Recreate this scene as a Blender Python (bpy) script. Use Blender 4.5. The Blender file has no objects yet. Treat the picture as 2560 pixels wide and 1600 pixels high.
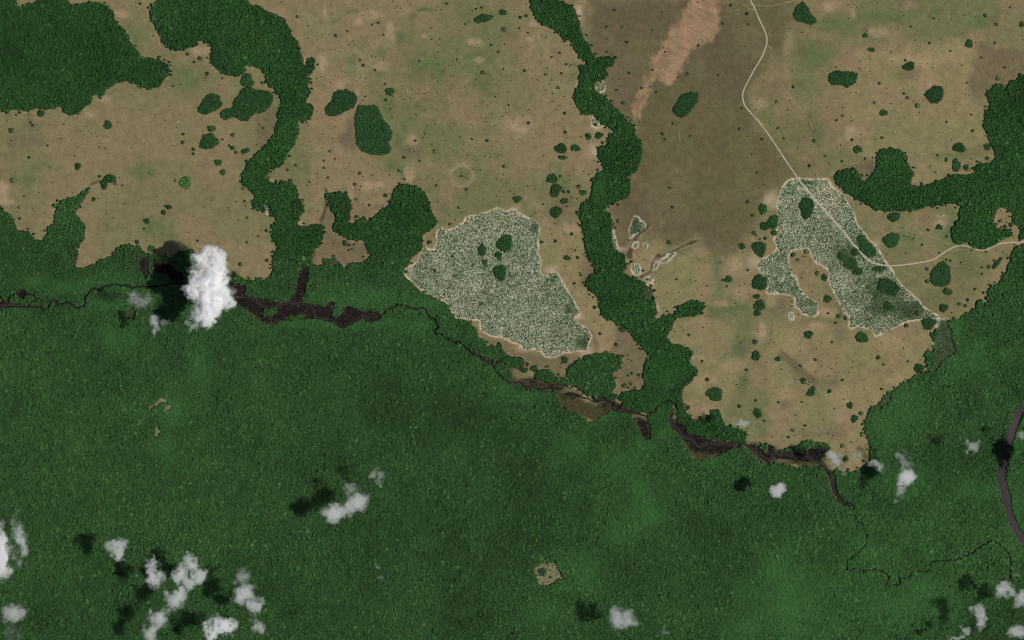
import bpy, bmesh, math, random
import numpy as np
from mathutils import Vector, geometry as mgeo

random.seed(7)
RNG = np.random.default_rng(11)
SC = bpy.context.scene
COL = SC.collection

# ------------------------------------------------------------------ camera, sky, sun, exposure
M = 2.5                      # metres on the ground for one unit of the survey grid (2560 x 1600 units)
CAM_H = 60000.0
SUN_EL = math.radians(62)
SUN_DIR = Vector((340, -48, 0)).normalized()          # where the sun stands, seen on the ground plan
SUN_STRENGTH = 4.0
SKY_STRENGTH = 0.05
EXPOSURE = 0.0

cam = bpy.data.cameras.new('camera')
cam_o = bpy.data.objects.new('camera', cam)
COL.objects.link(cam_o)
cam_o.location = (0, 0, CAM_H)
cam.sensor_width = 36.0
cam.lens = 36.0 * CAM_H / (2560 * M)
cam.clip_start = 100.0
cam.clip_end = 200000.0
SC.camera = cam_o

world = bpy.data.worlds.new('World')
SC.world = world
world.use_nodes = True
wn = world.node_tree.nodes
sky = wn.new('ShaderNodeTexSky')
sky.sky_type = 'NISHITA'
sky.sun_disc = False
sky.sun_elevation = SUN_EL
sky.sun_rotation = math.atan2(SUN_DIR.x, SUN_DIR.y)
world.node_tree.links.new(sky.outputs[0], wn['Background'].inputs[0])
wn['Background'].inputs[1].default_value = SKY_STRENGTH

sl = bpy.data.lights.new('sun', 'SUN')
sl.energy = SUN_STRENGTH
sl.angle = math.radians(0.5)
sl.color = (1.0, 0.96, 0.9)
so = bpy.data.objects.new('sun', sl)
COL.objects.link(so)
to_sun = Vector((SUN_DIR.x * math.cos(SUN_EL), SUN_DIR.y * math.cos(SUN_EL), math.sin(SUN_EL)))
so.rotation_euler = to_sun.to_track_quat('Z', 'Y').to_euler()
so.location = (0, 0, 3000)

SC.view_settings.view_transform = 'Standard'
SC.view_settings.look = 'None'
SC.view_settings.gamma = 1.0
SC.view_settings.exposure = EXPOSURE
SC.render.engine = 'CYCLES'
SC.cycles.use_denoising = True
SC.cycles.denoising_input_passes = 'RGB_ALBEDO_NORMAL'
SC.cycles.max_bounces = 64
SC.cycles.diffuse_bounces = 2
SC.cycles.glossy_bounces = 2
SC.cycles.volume_bounces = 64
SC.cycles.transparent_max_bounces = 16
SC.cycles.filter_width = 1.2

# ------------------------------------------------------------------ helpers
Z = 3.78


def T(s):
    """survey notes -> grid points; '@cr' starts the sheet in column c, row r (sheets are 640 x 400 units)"""
    c = r = 0
    out = []
    for tok in s.split():
        if tok[0] == '@':
            c, r = int(tok[1]), int(tok[2])
        else:
            v = [float(q) for q in tok.split(',')]
            p = [c * 640 + v[0] / Z, r * 400 + v[1] / Z]
            p += [q / Z for q in v[2:4]] + v[4:]
            out.append(p)
    return out


def W(px, py, z=0.0):
    return ((px - 1280) * M, (800 - py) * M, z)


def lin(r, g, b):
    f = lambda c: (c / 255 / 12.92) if c <= 10.3 else ((c / 255 + 0.055) / 1.055) ** 2.4
    return np.array([f(r), f(g), f(b)])


_lat = {}


def vnoise(x, y, seed):
    """smooth value noise 0..1"""
    n = 256
    if seed not in _lat:
        _lat[seed] = np.random.default_rng(1000 + seed).random((n, n))
    L = _lat[seed]
    xi = np.floor(x).astype(int); yi = np.floor(y).astype(int)
    fx = x - xi; fy = y - yi
    fx = fx * fx * (3 - 2 * fx); fy = fy * fy * (3 - 2 * fy)
    xi &= n - 1; yi &= n - 1
    x1 = (xi + 1) & (n - 1); y1 = (yi + 1) & (n - 1)
    return (L[yi, xi] * (1 - fx) + L[yi, x1] * fx) * (1 - fy) + (L[y1, xi] * (1 - fx) + L[y1, x1] * fx) * fy


def fbm(x, y, scale, octv=4, seed=0, gain=0.5):
    x = np.asarray(x, float); y = np.asarray(y, float)
    a = 1.0; s = 0.0; t = 0.0
    for o in range(octv):
        k = 2.03 ** o / scale
        s = s + a * vnoise(x * k + 17.3 * o + seed * 3.1, y * k + 9.1 * o, seed + o)
        t += a
        a *= gain
    return s / t


X0, Y0 = -100, -100
RW, RH = 2760, 1800


def fill(poly):
    m = np.zeros((RH, RW), bool)
    P = np.array([p[:2] for p in poly]) - (X0, Y0)
    xs, ys = P[:, 0], P[:, 1]
    x2, y2 = np.roll(xs, -1), np.roll(ys, -1)
    for row in range(max(0, int(ys.min())), min(RH, int(ys.max()) + 2)):
        yc = row + 0.5
        k = (ys <= yc) != (y2 <= yc)
        if not k.any():
            continue
        xc = np.sort(xs[k] + (yc - ys[k]) * (x2[k] - xs[k]) / (y2[k] - ys[k]))
        for a, b in zip(xc[::2], xc[1::2]):
            a = int(max(0, math.ceil(a - 0.5))); b = int(min(RW, math.ceil(b - 0.5)))
            if b > a:
                m[row, a:b] = True
    return m


def fills(polys):
    m = np.zeros((RH, RW), bool)
    for p in polys:
        m |= fill(p)
    return m


def blur(m, r):
    """box blur (twice), worked only where the mask is set"""
    rows = np.where(m.any(1))[0]; cols = np.where(m.any(0))[0]
    full = np.zeros(m.shape, np.float32)
    if len(rows) == 0:
        return full
    p = 3 * r + 3
    ya_, yb_ = max(0, rows[0] - p), min(RH, rows[-1] + p + 1)
    xa_, xb_ = max(0, cols[0] - p), min(RW, cols[-1] + p + 1)
    a = m[ya_:yb_, xa_:xb_].astype(np.float32)
    for _ in range(2):
        for ax in (0, 1):
            pad = [(0, 0), (0, 0)]
            pad[ax] = (r + 1, r)
            c = np.cumsum(np.pad(a, pad, mode='edge'), axis=ax)
            n = a.shape[ax]
            if ax == 0:
                a = (c[2 * r + 1:2 * r + 1 + n] - c[:n]) / (2 * r + 1)
            else:
                a = (c[:, 2 * r + 1:2 * r + 1 + n] - c[:, :n]) / (2 * r + 1)
    full[ya_:yb_, xa_:xb_] = a
    return full


def samp(m, x, y):
    xi = np.clip((np.asarray(x) - X0).astype(int), 0, RW - 1)
    yi = np.clip((np.asarray(y) - Y0).astype(int), 0, RH - 1)
    return m[yi, xi]


def lines_mask(lines, rad):
    m = np.zeros((RH, RW), bool)
    R = int(math.ceil(rad))
    for L in lines:
        for (a, b) in zip(L[:-1], L[1:]):
            n = int(max(2, math.hypot(b[0] - a[0], b[1] - a[1]) * 2))
            t = np.linspace(0, 1, n)
            x = a[0] + (b[0] - a[0]) * t; y = a[1] + (b[1] - a[1]) * t
            for dx in range(-R, R + 1):
                for dy in range(-R, R + 1):
                    if dx * dx + dy * dy <= rad * rad:
                        xi = (x + dx - X0).astype(int); yi = (y + dy - Y0).astype(int)
                        k = (xi >= 0) & (yi >= 0) & (xi < RW) & (yi < RH)
                        m[yi[k], xi[k]] = True
    return m


def ell(px, py, e):
    """soft bump of an ellipse (x, y, rx, ry[, angle])"""
    a = math.radians(e[4]) if len(e) > 4 else 0
    out = np.zeros(len(px))
    rr = 2.3 * max(e[2], e[3])
    q = (np.abs(px - e[0]) < rr) & (np.abs(py - e[1]) < rr)
    dx, dy = px[q] - e[0], py[q] - e[1]
    u = (dx * math.cos(a) + dy * math.sin(a)) / e[2]
    v = (-dx * math.sin(a) + dy * math.cos(a)) / e[3]
    out[q] = np.exp(-(u * u + v * v) * 1.1)
    return out


def ell_poly(e, n=28, wob=0.09, seed=0):
    a = math.radians(e[4]) if len(e) > 4 else 0
    rg = random.Random(seed)
    ph = [rg.uniform(0, 6.28) for _ in range(4)]
    out = []
    for i in range(n):
        t = 2 * math.pi * i / n
        k = 1 + wob * (math.sin(2 * t + ph[0]) * .5 + math.sin(3 * t + ph[1]) * .7 + math.sin(5 * t + ph[2]) * .5)
        u, v = e[2] * k * math.cos(t), e[3] * k * math.sin(t)
        out.append([e[0] + u * math.cos(a) - v * math.sin(a), e[1] + u * math.sin(a) + v * math.cos(a)])
    return out


def tag(o, label=None, cat=None, group=None, kind=None):
    if label: o['label'] = label
    if cat: o['category'] = cat
    if group: o['group'] = group
    if kind: o['kind'] = kind
    return o


def mesh_obj(name, verts, faces, mat, parent=None, smooth=False):
    me = bpy.data.meshes.new(name)
    me.from_pydata(verts, [], faces)
    me.materials.append(mat)
    if smooth:
        me.shade_smooth()
    o = bpy.data.objects.new(name, me)
    COL.objects.link(o)
    o.parent = parent
    return o


def fast_mesh(name, V, tris, mat):
    me = bpy.data.meshes.new(name)
    V = np.ascontiguousarray(V, np.float32); F = np.ascontiguousarray(tris, np.int32)
    k = F.shape[1]
    me.vertices.add(len(V)); me.vertices.foreach_set('co', V.ravel())
    me.loops.add(F.size); me.loops.foreach_set('vertex_index', F.ravel())
    me.polygons.add(len(F))
    me.polygons.foreach_set('loop_start', np.arange(0, F.size, k, dtype=np.int32))
    me.update(calc_edges=True)
    if mat: me.materials.append(mat)
    return me


def colour_attr(me, name, C):
    a = me.attributes.new(name, 'FLOAT_COLOR', 'POINT')
    a.data.foreach_set('color', np.column_stack([C, np.ones(len(C))]).astype(np.float32).ravel())


# ------------------------------------------------------------------ materials
def new_mat(name):
    m = bpy.data.materials.new(name)
    m.use_nodes = True
    nt = m.node_tree
    b = nt.nodes['Principled BSDF']
    b.inputs['Specular IOR Level'].default_value = 0.1
    b.inputs['Roughness'].default_value = 0.9
    return m, nt, b


def noise_node(nt, scale, detail=4, rough=0.6):
    tc = nt.nodes.get('geo') or nt.nodes.new('ShaderNodeNewGeometry')
    tc.name = 'geo'
    n = nt.nodes.new('ShaderNodeTexNoise')
    n.inputs['Scale'].default_value = scale
    n.inputs['Detail'].default_value = detail
    n.inputs['Roughness'].default_value = rough
    nt.links.new(tc.outputs['Position'], n.inputs['Vector'])
    return n


def ramp(nt, src, lo, hi, a, b):
    r = nt.nodes.new('ShaderNodeMapRange')
    r.inputs['From Min'].default_value = lo; r.inputs['From Max'].default_value = hi
    r.inputs['To Min'].default_value = a; r.inputs['To Max'].default_value = b
    nt.links.new(src, r.inputs['Value'])
    return r.outputs['Result']


def scale_colour(nt, col, fac):
    v = nt.nodes.new('ShaderNodeVectorMath'); v.operation = 'SCALE'
    nt.links.new(col, v.inputs[0]); nt.links.new(fac, v.inputs['Scale'])
    return v.outputs[0]


def mix_colour(nt, fac, a, b):
    m = nt.nodes.new('ShaderNodeMix'); m.data_type = 'RGBA'
    nt.links.new(fac, m.inputs['Factor'])
    for s, i in ((a, 6), (b, 7)):
        if hasattr(s, 'links'): nt.links.new(s, m.inputs[i])
        else: m.inputs[i].default_value = (*s, 1)
    return m.outputs[2]


def foliage_mat(name, kind, amp=0.25):
    m, nt, b = new_mat(name)
    a = nt.nodes.new('ShaderNodeAttribute')
    a.attribute_name = 'tint'; a.attribute_type = kind
    n = noise_node(nt, 0.45, 2)
    f = ramp(nt, n.outputs[0], 0.3, 0.7, 1 - amp, 1 + amp)
    nt.links.new(scale_colour(nt, a.outputs['Color'], f), b.inputs['Base Color'])
    b.inputs['Roughness'].default_value = 0.7
    return m


def flat_mat(name, c, amp=0.2, scale=0.05, rough=0.9, spec=0.1, c2=None):
    m, nt, b = new_mat(name)
    n = noise_node(nt, scale, 5)
    rgb = nt.nodes.new('ShaderNodeRGB'); rgb.outputs[0].default_value = (*c, 1)
    col = rgb.outputs[0]
    if c2 is not None:
        n2 = noise_node(nt, scale * 0.35, 4)
        col = mix_colour(nt, ramp(nt, n2.outputs[0], 0.42, 0.62, 0, 1), col, tuple(c2))
    f = ramp(nt, n.outputs[0], 0.3, 0.7, 1 - amp, 1 + amp)
    nt.links.new(scale_colour(nt, col, f), b.inputs['Base Color'])
    b.inputs['Roughness'].default_value = rough
    b.inputs['Specular IOR Level'].default_value = spec
    return m


M_INST = foliage_mat('forest_leaves', 'INSTANCER')
M_LEAF = foliage_mat('grove_leaves', 'GEOMETRY')
M_BARK = flat_mat('bark', lin(92, 78, 64), 0.3, 1.5)
M_ROAD = flat_mat('pale_laterite_gravel', lin(158, 148, 131), 0.10, 0.03, 0.95, 0.05, lin(150, 138, 120))
M_TRACK = flat_mat('bare_track', lin(128, 115, 88), 0.15, 0.05)
M_CREEK = flat_mat('black_water', lin(16, 17, 17), 0.2, 0.05, 0.4, 0.1)
M_BANK = flat_mat('muddy_bank', lin(70, 61, 52), 0.25, 0.08)
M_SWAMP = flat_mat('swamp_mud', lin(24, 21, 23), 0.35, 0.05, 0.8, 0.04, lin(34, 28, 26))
M_RIVER = flat_mat('river_water', lin(40, 35, 36), 0.18, 0.01, 0.5, 0.12, lin(56, 47, 49))

# ------------------------------------------------------------------ survey of the land cover
OUT_T, OUT_B, OUT_L, OUT_R = -95, 1695, -95, 2655
F_NW = [[OUT_L, OUT_T], [40, OUT_T]] + T("""@00 155,0 168,80 280,40 385,0""") + [[104, OUT_T], [168, OUT_T]] + T("""@00 640,0
660,35 720,45 920,22 985,45 1070,110 1075,165 1110,240 1190,290 1200,350 1250,430 1310,490 1315,555 1380,545 1530,570 1590,620
1605,670 1560,750 1500,820 1410,840 1340,825 1270,785 1190,760 1100,785 1010,840 990,890 945,905 885,890 865,950 850,985 790,1020
735,1075 660,1088 610,1065 590,990 540,1005 450,1035 390,1025 290,1025 265,1060 220,1045 130,1030 60,1065 30,1060 0,1030""") + [[OUT_L, 280]]
F_MAIN = [[OUT_L, 520]] + T("""@01 0,450 40,490 90,510 130,570 150,630 175,660 250,670 300,715 330,755 400,765 440,700 460,640
490,615 520,605 530,560 520,500 545,430 600,380 660,360 730,355 760,320 810,290 820,255 850,285 800,360 770,410 735,460 710,495
740,555 790,600 805,660 795,740 750,810 700,830 735,870 725,960 690,1015 790,1020 880,990 960,945 1050,915 1100,850 1150,810
1230,797 1310,815 1360,870 1430,890 1490,900 1600,930 1740,860 1830,840 1850,880 1900,1000 2100,1080 2240,1085 2320,1130 2400,1145
@11 0,1140 30,1130 90,1140 130,1110 165,1030 160,960 155,900 190,880 195,830 170,760 165,680 145,635 160,610 195,575 180,520
135,525 120,470 60,400 100,480 70,490 0,455 @01 2395,420 2415,350 2400,320 2340,270 2300,220 2290,160 2300,110 2330,50 2370,0
@00 2390,1500 2419,1450 @10 0,1450 30,1430 100,1370 170,1300 190,1230 205,1170 210,1080 235,1000 235,920 215,900 180,885 185,840
130,825 110,790 90,710 40,650 0,630 @00 2350,610 2250,630 2310,630 2330,680 2260,710 2170,712 2130,690 2050,650 2010,590 1995,540
2010,460 1990,405 1920,385 1870,385 1865,435 1780,450 1680,470 1600,455 1550,400 1525,340 1480,270 1430,200 1425,120 1440,40
1510,0""") + [[405, OUT_T], [618, OUT_T]] + T("""@00 2345,0 2350,25 2380,55 @10 0,60 60,75 110,120 240,160 275,190 300,245
345,340 400,410 420,480 435,560 455,620 485,620 490,570 540,535 560,560 545,600 555,640 530,680 490,710 490,820 520,860 500,890
470,970 540,1000 545,1050 525,1105 480,1135 430,1140 385,1130 390,1180 405,1230 390,1290 350,1390 290,1460 275,1500 @11 265,20
230,65 140,80 110,140 85,180 150,220 200,230 260,205 330,205 380,245 395,310 410,370 440,410 450,480 410,530 385,590 410,625
480,630 560,605 610,620 640,670 640,740 600,810 550,840 530,890 520,960 530,985 590,1000 640,990 650,940 690,930 720,905 770,940
800,990 850,1020 890,985 1000,970 1060,940 1085,920 1060,870 1040,820 1035,770 960,745 890,760 870,720 830,700 800,720 780,690
740,680 735,600 770,570 745,520 700,450 690,380 700,310 790,305 860,330 900,380 890,480 885,560 860,590 915,605 980,555 1030,540
1070,580 1095,560 1140,520 1220,460 1265,410 1290,340 1320,260 1370,230 1430,228 1500,250 1560,270 1600,310 1635,390 1640,480
1660,510 1700,545 1700,610 1680,645 1610,680 1575,720 1575,790 1565,850 1520,890 1465,930 1450,980 1410,1030 1385,1060 1400,1110
1460,1150 1520,1210 1570,1260 1640,1290 1750,1330 1810,1380 1850,1450 1880,1490 1910,1512 @12 1980,0 2030,40 2090,80 2100,160
2160,200 2180,250 2260,240 2310,245 2340,300 2380,330 2419,350 @22 60,350 110,365 120,410 90,450 40,455 0,445 @12 2350,400
2300,365 2230,365 2250,400 2240,440 2260,500 2330,560 2400,595 @22 0,605 60,610 130,662 200,650 280,680 400,676 430,760 470,830 540,860 620,890
680,940 740,965 820,930 920,870 1000,860 1110,900 1170,960 1200,1050 1250,1120 1310,1130 1310,1000 1290,930 1300,860 1400,780
1480,780 1510,830 1480,880 1480,960 1490,1010 1560,1060 1600,1130 1650,1230 1720,1320 1830,1330 1960,1280 2030,1230 2100,1195
2180,1190 2250,1250 2330,1340 2419,1390 @32 0,1370 60,1350 200,1370 300,1400 400,1390 480,1390 540,1440 575,1512 @33 580,20
600,110 640,190 720,240 800,225 740,195 680,165 650,80 640,0 @32 625,1440 640,1400 700,1440 760,1450 870,1410 920,1380 965,1300
970,1210 945,1140 920,1050 915,960 950,870 980,820 1050,795 1110,710 1190,650 1270,600 1330,580 1380,540 1430,510 1460,490
1510,485 1520,440 1490,400 1480,330 1520,295 1560,310 1570,240 1560,180 1540,150 1570,115 1600,90 1640,0 @31 1800,1512 1830,1470
1900,1440 1960,1400 1960,1340 2010,1330 2040,1390 2070,1360 2070,1260 2110,1200 2200,1150 2230,1080 2290,980 2310,860 2350,820
2419,785""") + [[OUT_R, 602], [OUT_R, OUT_B], [OUT_L, OUT_B]]
F_GALLERY = [[1322, OUT_T]] + T("""@20 165,0 200,120 240,180 290,230 360,260 420,295 470,355 540,385 580,390 580,430 600,490 650,540
700,590 715,615 690,610 650,610 640,640 660,670 640,720 640,800 610,840 590,900 605,980 640,1050 690,1080 770,1080 830,1130
860,1180 940,1210 970,1250 920,1290 900,1370 840,1390 820,1420 820,1512 @21 825,0 870,45 865,100 800,140 760,190 760,260 755,330
745,360 690,380 655,430 645,500 650,580 675,660 690,780 710,860 710,930 770,965 780,1020 805,1050 790,1080 740,1090 705,1140
700,1190 730,1235 790,1270 830,1340 840,1420 840,1470 890,1490 940,1512 @22 950,0 1000,45 1070,70 1110,120 1160,180 1220,240
1270,300 1310,345 1250,400 1250,490 1245,560 1265,605 1250,630 1230,655 1130,670 1050,680 1010,710 1000,740 1060,810 1150,850
1250,875 1300,900 1320,1000 1350,1100 1470,1000 1480,900 1510,830 1530,800 1555,830 1560,900 1560,950 1640,1000 1640,1050
1700,1070 1800,1110 1900,1130 2010,1130 2120,1150 2200,1165 2215,1110 2200,1060 2110,1020 2060,1000 2010,1000 1990,940 1960,850
1900,840 1880,890 1830,950 1770,950 1700,925 1660,890 1620,820 1610,760 1605,700 1620,620 1680,595 1730,530 1765,480 1740,450
1700,430 1665,380 1705,330 1690,280 1640,265 1570,235 1510,225 1480,205 1465,170 1480,110 1520,60 1535,0 @21 1545,1512 1560,1490
1640,1480 1720,1475 1800,1430 1830,1380 1790,1340 1730,1330 1650,1345 1580,1385 1545,1430 1540,1455 1440,1470 1370,1512 1350,1500
1370,1430 1350,1340 1330,1230 1290,1200 1240,1150 1180,1110 1120,1110 1050,1060 1085,1000 1060,890 1000,870 950,800 940,690
955,600 930,510 895,490 885,440 960,415 1010,380 1090,355 1110,310 1120,230 1115,180 1090,150 1160,120 1190,80 1215,0 @20
1215,1500 1225,1420 1215,1330 1160,1260 1165,1200 1100,1150 1040,1080 990,1030 930,970 870,910 800,870 780,850 790,770 850,765
905,700 880,640 960,610 970,580 940,550 860,545 790,555 750,500 735,430 690,390 660,320 640,230 610,120 560,50 430,0""") + [[1394, OUT_T]]
F_EAST = [[OUT_R, 150]] + T("""@30 2419,720 2380,700 2350,760 2290,770 2250,820 2240,880 2220,800 2180,790 2110,830 2070,880 2075,930
2105,980 2060,1060 2055,1120 2030,1190 2080,1270 2110,1350 2140,1420 2160,1480 @31 2140,0 2100,40 2030,30 1960,50 1950,80 1980,110
1930,150 1860,145 1800,130 1720,140 1680,170 1570,220 1440,255 1380,250 1350,220 1360,160 1380,130 1340,70 1310,0 @30 1310,1480
1280,1450 1230,1410 1160,1400 1090,1410 1040,1450 1030,1512 @31 1030,90 980,140 940,190 880,195 870,150 830,95 760,95 660,105
625,150 640,210 690,260 740,310 830,360 920,410 1010,465 1100,485 1250,480 1330,470 1390,470 1460,440 1560,435 1640,430 1700,408
1780,415 1815,445 1810,520 1800,570 1760,600 1740,650 1735,720 1760,770 1820,800 1850,780 1890,770 1890,800 1960,830 2060,840
2130,800 2180,775 2230,730 2320,715 2260,650 2160,650 2130,580 2150,510 2180,440 2240,440 2280,490 2320,500 2315,590 2380,630
2390,700 2370,750 2419,755""") + [[OUT_R, 590]]
F_BANK = [T("@12 2250,450 2300,390 2360,420 2380,480 2419,500 2419,580 2330,540 2270,490"), T("""@22 520,470 560,420 620,380 660,395 680,350 740,330 830,325 900,300 960,320 1000,370 1010,330 1040,340 1040,400
1000,460 945,510 975,560 985,620 940,690 990,710 980,755 900,745 800,725 690,705 670,660 620,625 580,620 560,560 520,530"""),
          T("@22 220,510 260,475 330,465 380,490 420,545 490,545 540,570 550,615 500,615 440,600 300,578 230,550"),
          T("""@32 90,1240 170,1220 260,1200 340,1145 430,1140 490,1165 550,1160 580,1210 450,1212 300,1245 130,1255"""),
          T("@22 2325,1215 2350,1170 2400,1165 2415,1200 2400,1240 2360,1230")]
CLEAR = [T("""@23 200,860 260,780 330,790 400,765 430,820 480,900 490,940 430,950 380,990 320,1010 255,1000 240,940"""),
         T("@02 1410,830 1480,770 1520,720 1590,760 1580,790 1530,780 1500,820 1450,830 1430,870 1480,910 1470,920 1430,890"),
         T("@02 1540,860 1570,810 1640,800 1610,850 1550,885"),
         T("@02 1465,1000 1510,1010 1520,1060 1480,1120 1460,1090"), T("@02 1460,910 1475,915 1500,990 1480,985")]
CLEAR_MASK = fills(CLEAR)
SPECK = [T("""@11 1400,1060 1410,1030 1480,1010 1550,930 1575,850 1590,810 1620,850 1690,850 1720,760 1715,690 1740,640 1780,650
1830,670 1900,640 1970,600 1990,550 2050,530 2180,500 2300,455 2350,500 2419,470 @21 0,450 60,510 120,545 190,570 245,600 255,660
245,760 240,880 275,960 260,1060 330,1115 360,1070 410,1060 460,1120 500,1210 560,1290 600,1370 640,1450 590,1490 @22 600,20
640,50 720,90 750,160 720,220 700,280 600,290 500,300 400,340 330,350 290,310 210,260 150,290 70,230 0,200 @12 2330,160 2220,145
2140,100 2120,50 2130,0 2050,-10 @11 1880,1490 1840,1400 1800,1350 1740,1310 1640,1270 1560,1220 1510,1170 1440,1110"""),
         T("""@31 200,200 300,180 420,185 570,190 590,250 640,290 720,340 740,410 800,480 840,610 880,660 950,760 1030,830 1080,920
1120,990 1180,1060 1230,1160 1320,1240 1420,1330 1460,1390 1540,1440 1620,1490 @32 1330,0 1260,40 1130,90 1020,150 960,80 850,50
780,80 770,20 @31 780,1490 720,1430 680,1350 650,1280 600,1200 575,1130 590,1070 550,1010 470,970 420,920 390,840 340,830 220,850
190,900 200,1000 220,1090 270,1110 280,1180 320,1250 380,1310 470,1350 470,1450 440,1475 390,1470 330,1440 270,1380 260,1310
200,1270 100,1255 0,1260 @21 2400,1110 2350,1060 2320,990 2350,940 @31 0,920 80,870 90,800 60,740 90,660 100,520 90,430 130,300
150,250"""),
         T("""@31 1700,1500 @32 1600,0 1590,60 1600,150 1570,220 1575,300 1590,400 1540,480 1590,490 1650,400 1780,300 1760,200 1720,80
1700,0"""),
         T("@32 1000,840 1060,800 1110,740 1150,690 1170,720 1130,800 1060,840"),
         T("""@21 1145,580 1150,545 1195,540 1210,580 1250,600 1260,640 1200,670 1160,700 1110,745 1100,700 1120,640""") ,
         T("@21 1140,990 1190,985 1215,1020 1200,1080 1160,1090 1135,1050"),
         T("@21 1240,1130 1280,1105 1335,1115 1330,1150 1260,1170"),
         T("@21 1240,1240 1290,1200 1340,1240 1335,1310 1290,1340 1260,1310"),
         T("@21 1400,940 1450,930 1490,890 1550,870 1500,930 1470,960 1420,965"),
         T("@21 1340,1000 1370,970 1380,1000 1350,1045"), T("@21 1240,800 1265,775 1285,800 1265,840 1240,835"),
         T("@21 1150,790 1180,775 1195,800 1170,840 1145,830"), T("@21 940,660 965,690 960,720 990,760 980,790 1000,840 960,830 940,760"),
         T("@20 785,790 830,770 880,790 875,850 830,875 790,840"),
         T("@20 770,1100 800,1100 830,1150 860,1190 800,1200 760,1180"),
         T("@11 690,930 720,905 770,940 800,990 740,1010 700,980"), T("@31 205,1450 240,1440 245,1500 205,1512"),
         T("@11 60,400 130,430 175,510 130,520 90,480"), T("@01 1200,1390 1250,1370 1290,1430 1260,1512 1190,1490")]
SWAMP = [T("@01 0,1340 40,1330 130,1350 250,1375 390,1370 400,1400 260,1400 100,1395 0,1420 -60,1420 -60,1340"),
         ell_poly(T("@01 200,1268,48,52")[0], 20, .1, 3),
         T("@01 1310,980 1340,920 1400,910 1390,1000 1410,1080 1360,1110 1320,1040"),
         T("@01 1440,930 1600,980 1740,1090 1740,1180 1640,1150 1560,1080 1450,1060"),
         T("""@01 2130,1080 2200,1050 2230,1080 2180,1150 2220,1170 2320,1180 2330,1230 2300,1270 2419,1300 @11 60,1310 140,1330 220,1350
310,1330 360,1250 390,1120 420,1020 445,985 490,1030 490,1120 460,1250 430,1340 500,1355 570,1360 640,1385 690,1340 760,1335
730,1400 715,1470 770,1480 810,1400 890,1375 940,1400 990,1430 1060,1420 1130,1435 1185,1455 1150,1500 @12 1140,10 1080,15 1030,30
1010,-20 960,20 880,55 790,70 700,10 640,0 560,-5 480,-10 360,0 240,10 200,40 140,60 80,40 40,10 @11 0,1490 @01 2340,1420
2220,1370 2210,1300 2160,1240 2150,1180"""),
         T("@12 2110,370 2180,370 2240,380 2230,430 2180,410"),
         T("@22 90,590 130,550 210,560 300,585 400,600 470,630 440,650 350,640 280,660 200,640 140,640"),
         T("@22 430,710 540,680 640,705 650,730 560,750 490,740"), T("@22 790,830 860,790 930,785 950,850 860,862"),
         T("@22 740,720 860,725 900,750 950,760 1050,820 1150,860 1250,890 1120,890 970,850 940,800 850,770 780,770"),
         T("@22 1170,920 1230,930 1300,980 1310,1120 1260,1130 1210,1060 1190,990"),
         T("""@22 1480,870 1520,830 1510,930 1560,960 1640,1010 1660,1060 1800,1110 1900,1140 2010,1140 2150,1160 2190,1190 2060,1220
2020,1250 1900,1270 1760,1275 1690,1240 1640,1160 1600,1100 1540,1050 1500,1010 1480,950"""),
         T("""@22 2190,1180 2300,1170 2360,1220 2419,1260 @32 0,1170 50,1190 80,1240 200,1260 400,1215 580,1210 570,1260 500,1330
560,1400 610,1440 615,1512 590,1512 540,1430 470,1350 300,1335 100,1305 0,1340 @22 2340,1310 2290,1250"""),
         T("@33 585,0 640,0 660,130 720,190 800,215 740,240 660,210 610,110")]
ISLES = [T("@11 70,1410 200,1390 210,1420 150,1470 70,1480"), T("@11 270,1490 440,1450 480,1470 360,1512"),
         T("@11 370,1370 410,1372 405,1386 375,1388"), T("@11 800,1400 830,1420 790,1470 740,1480")]
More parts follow.
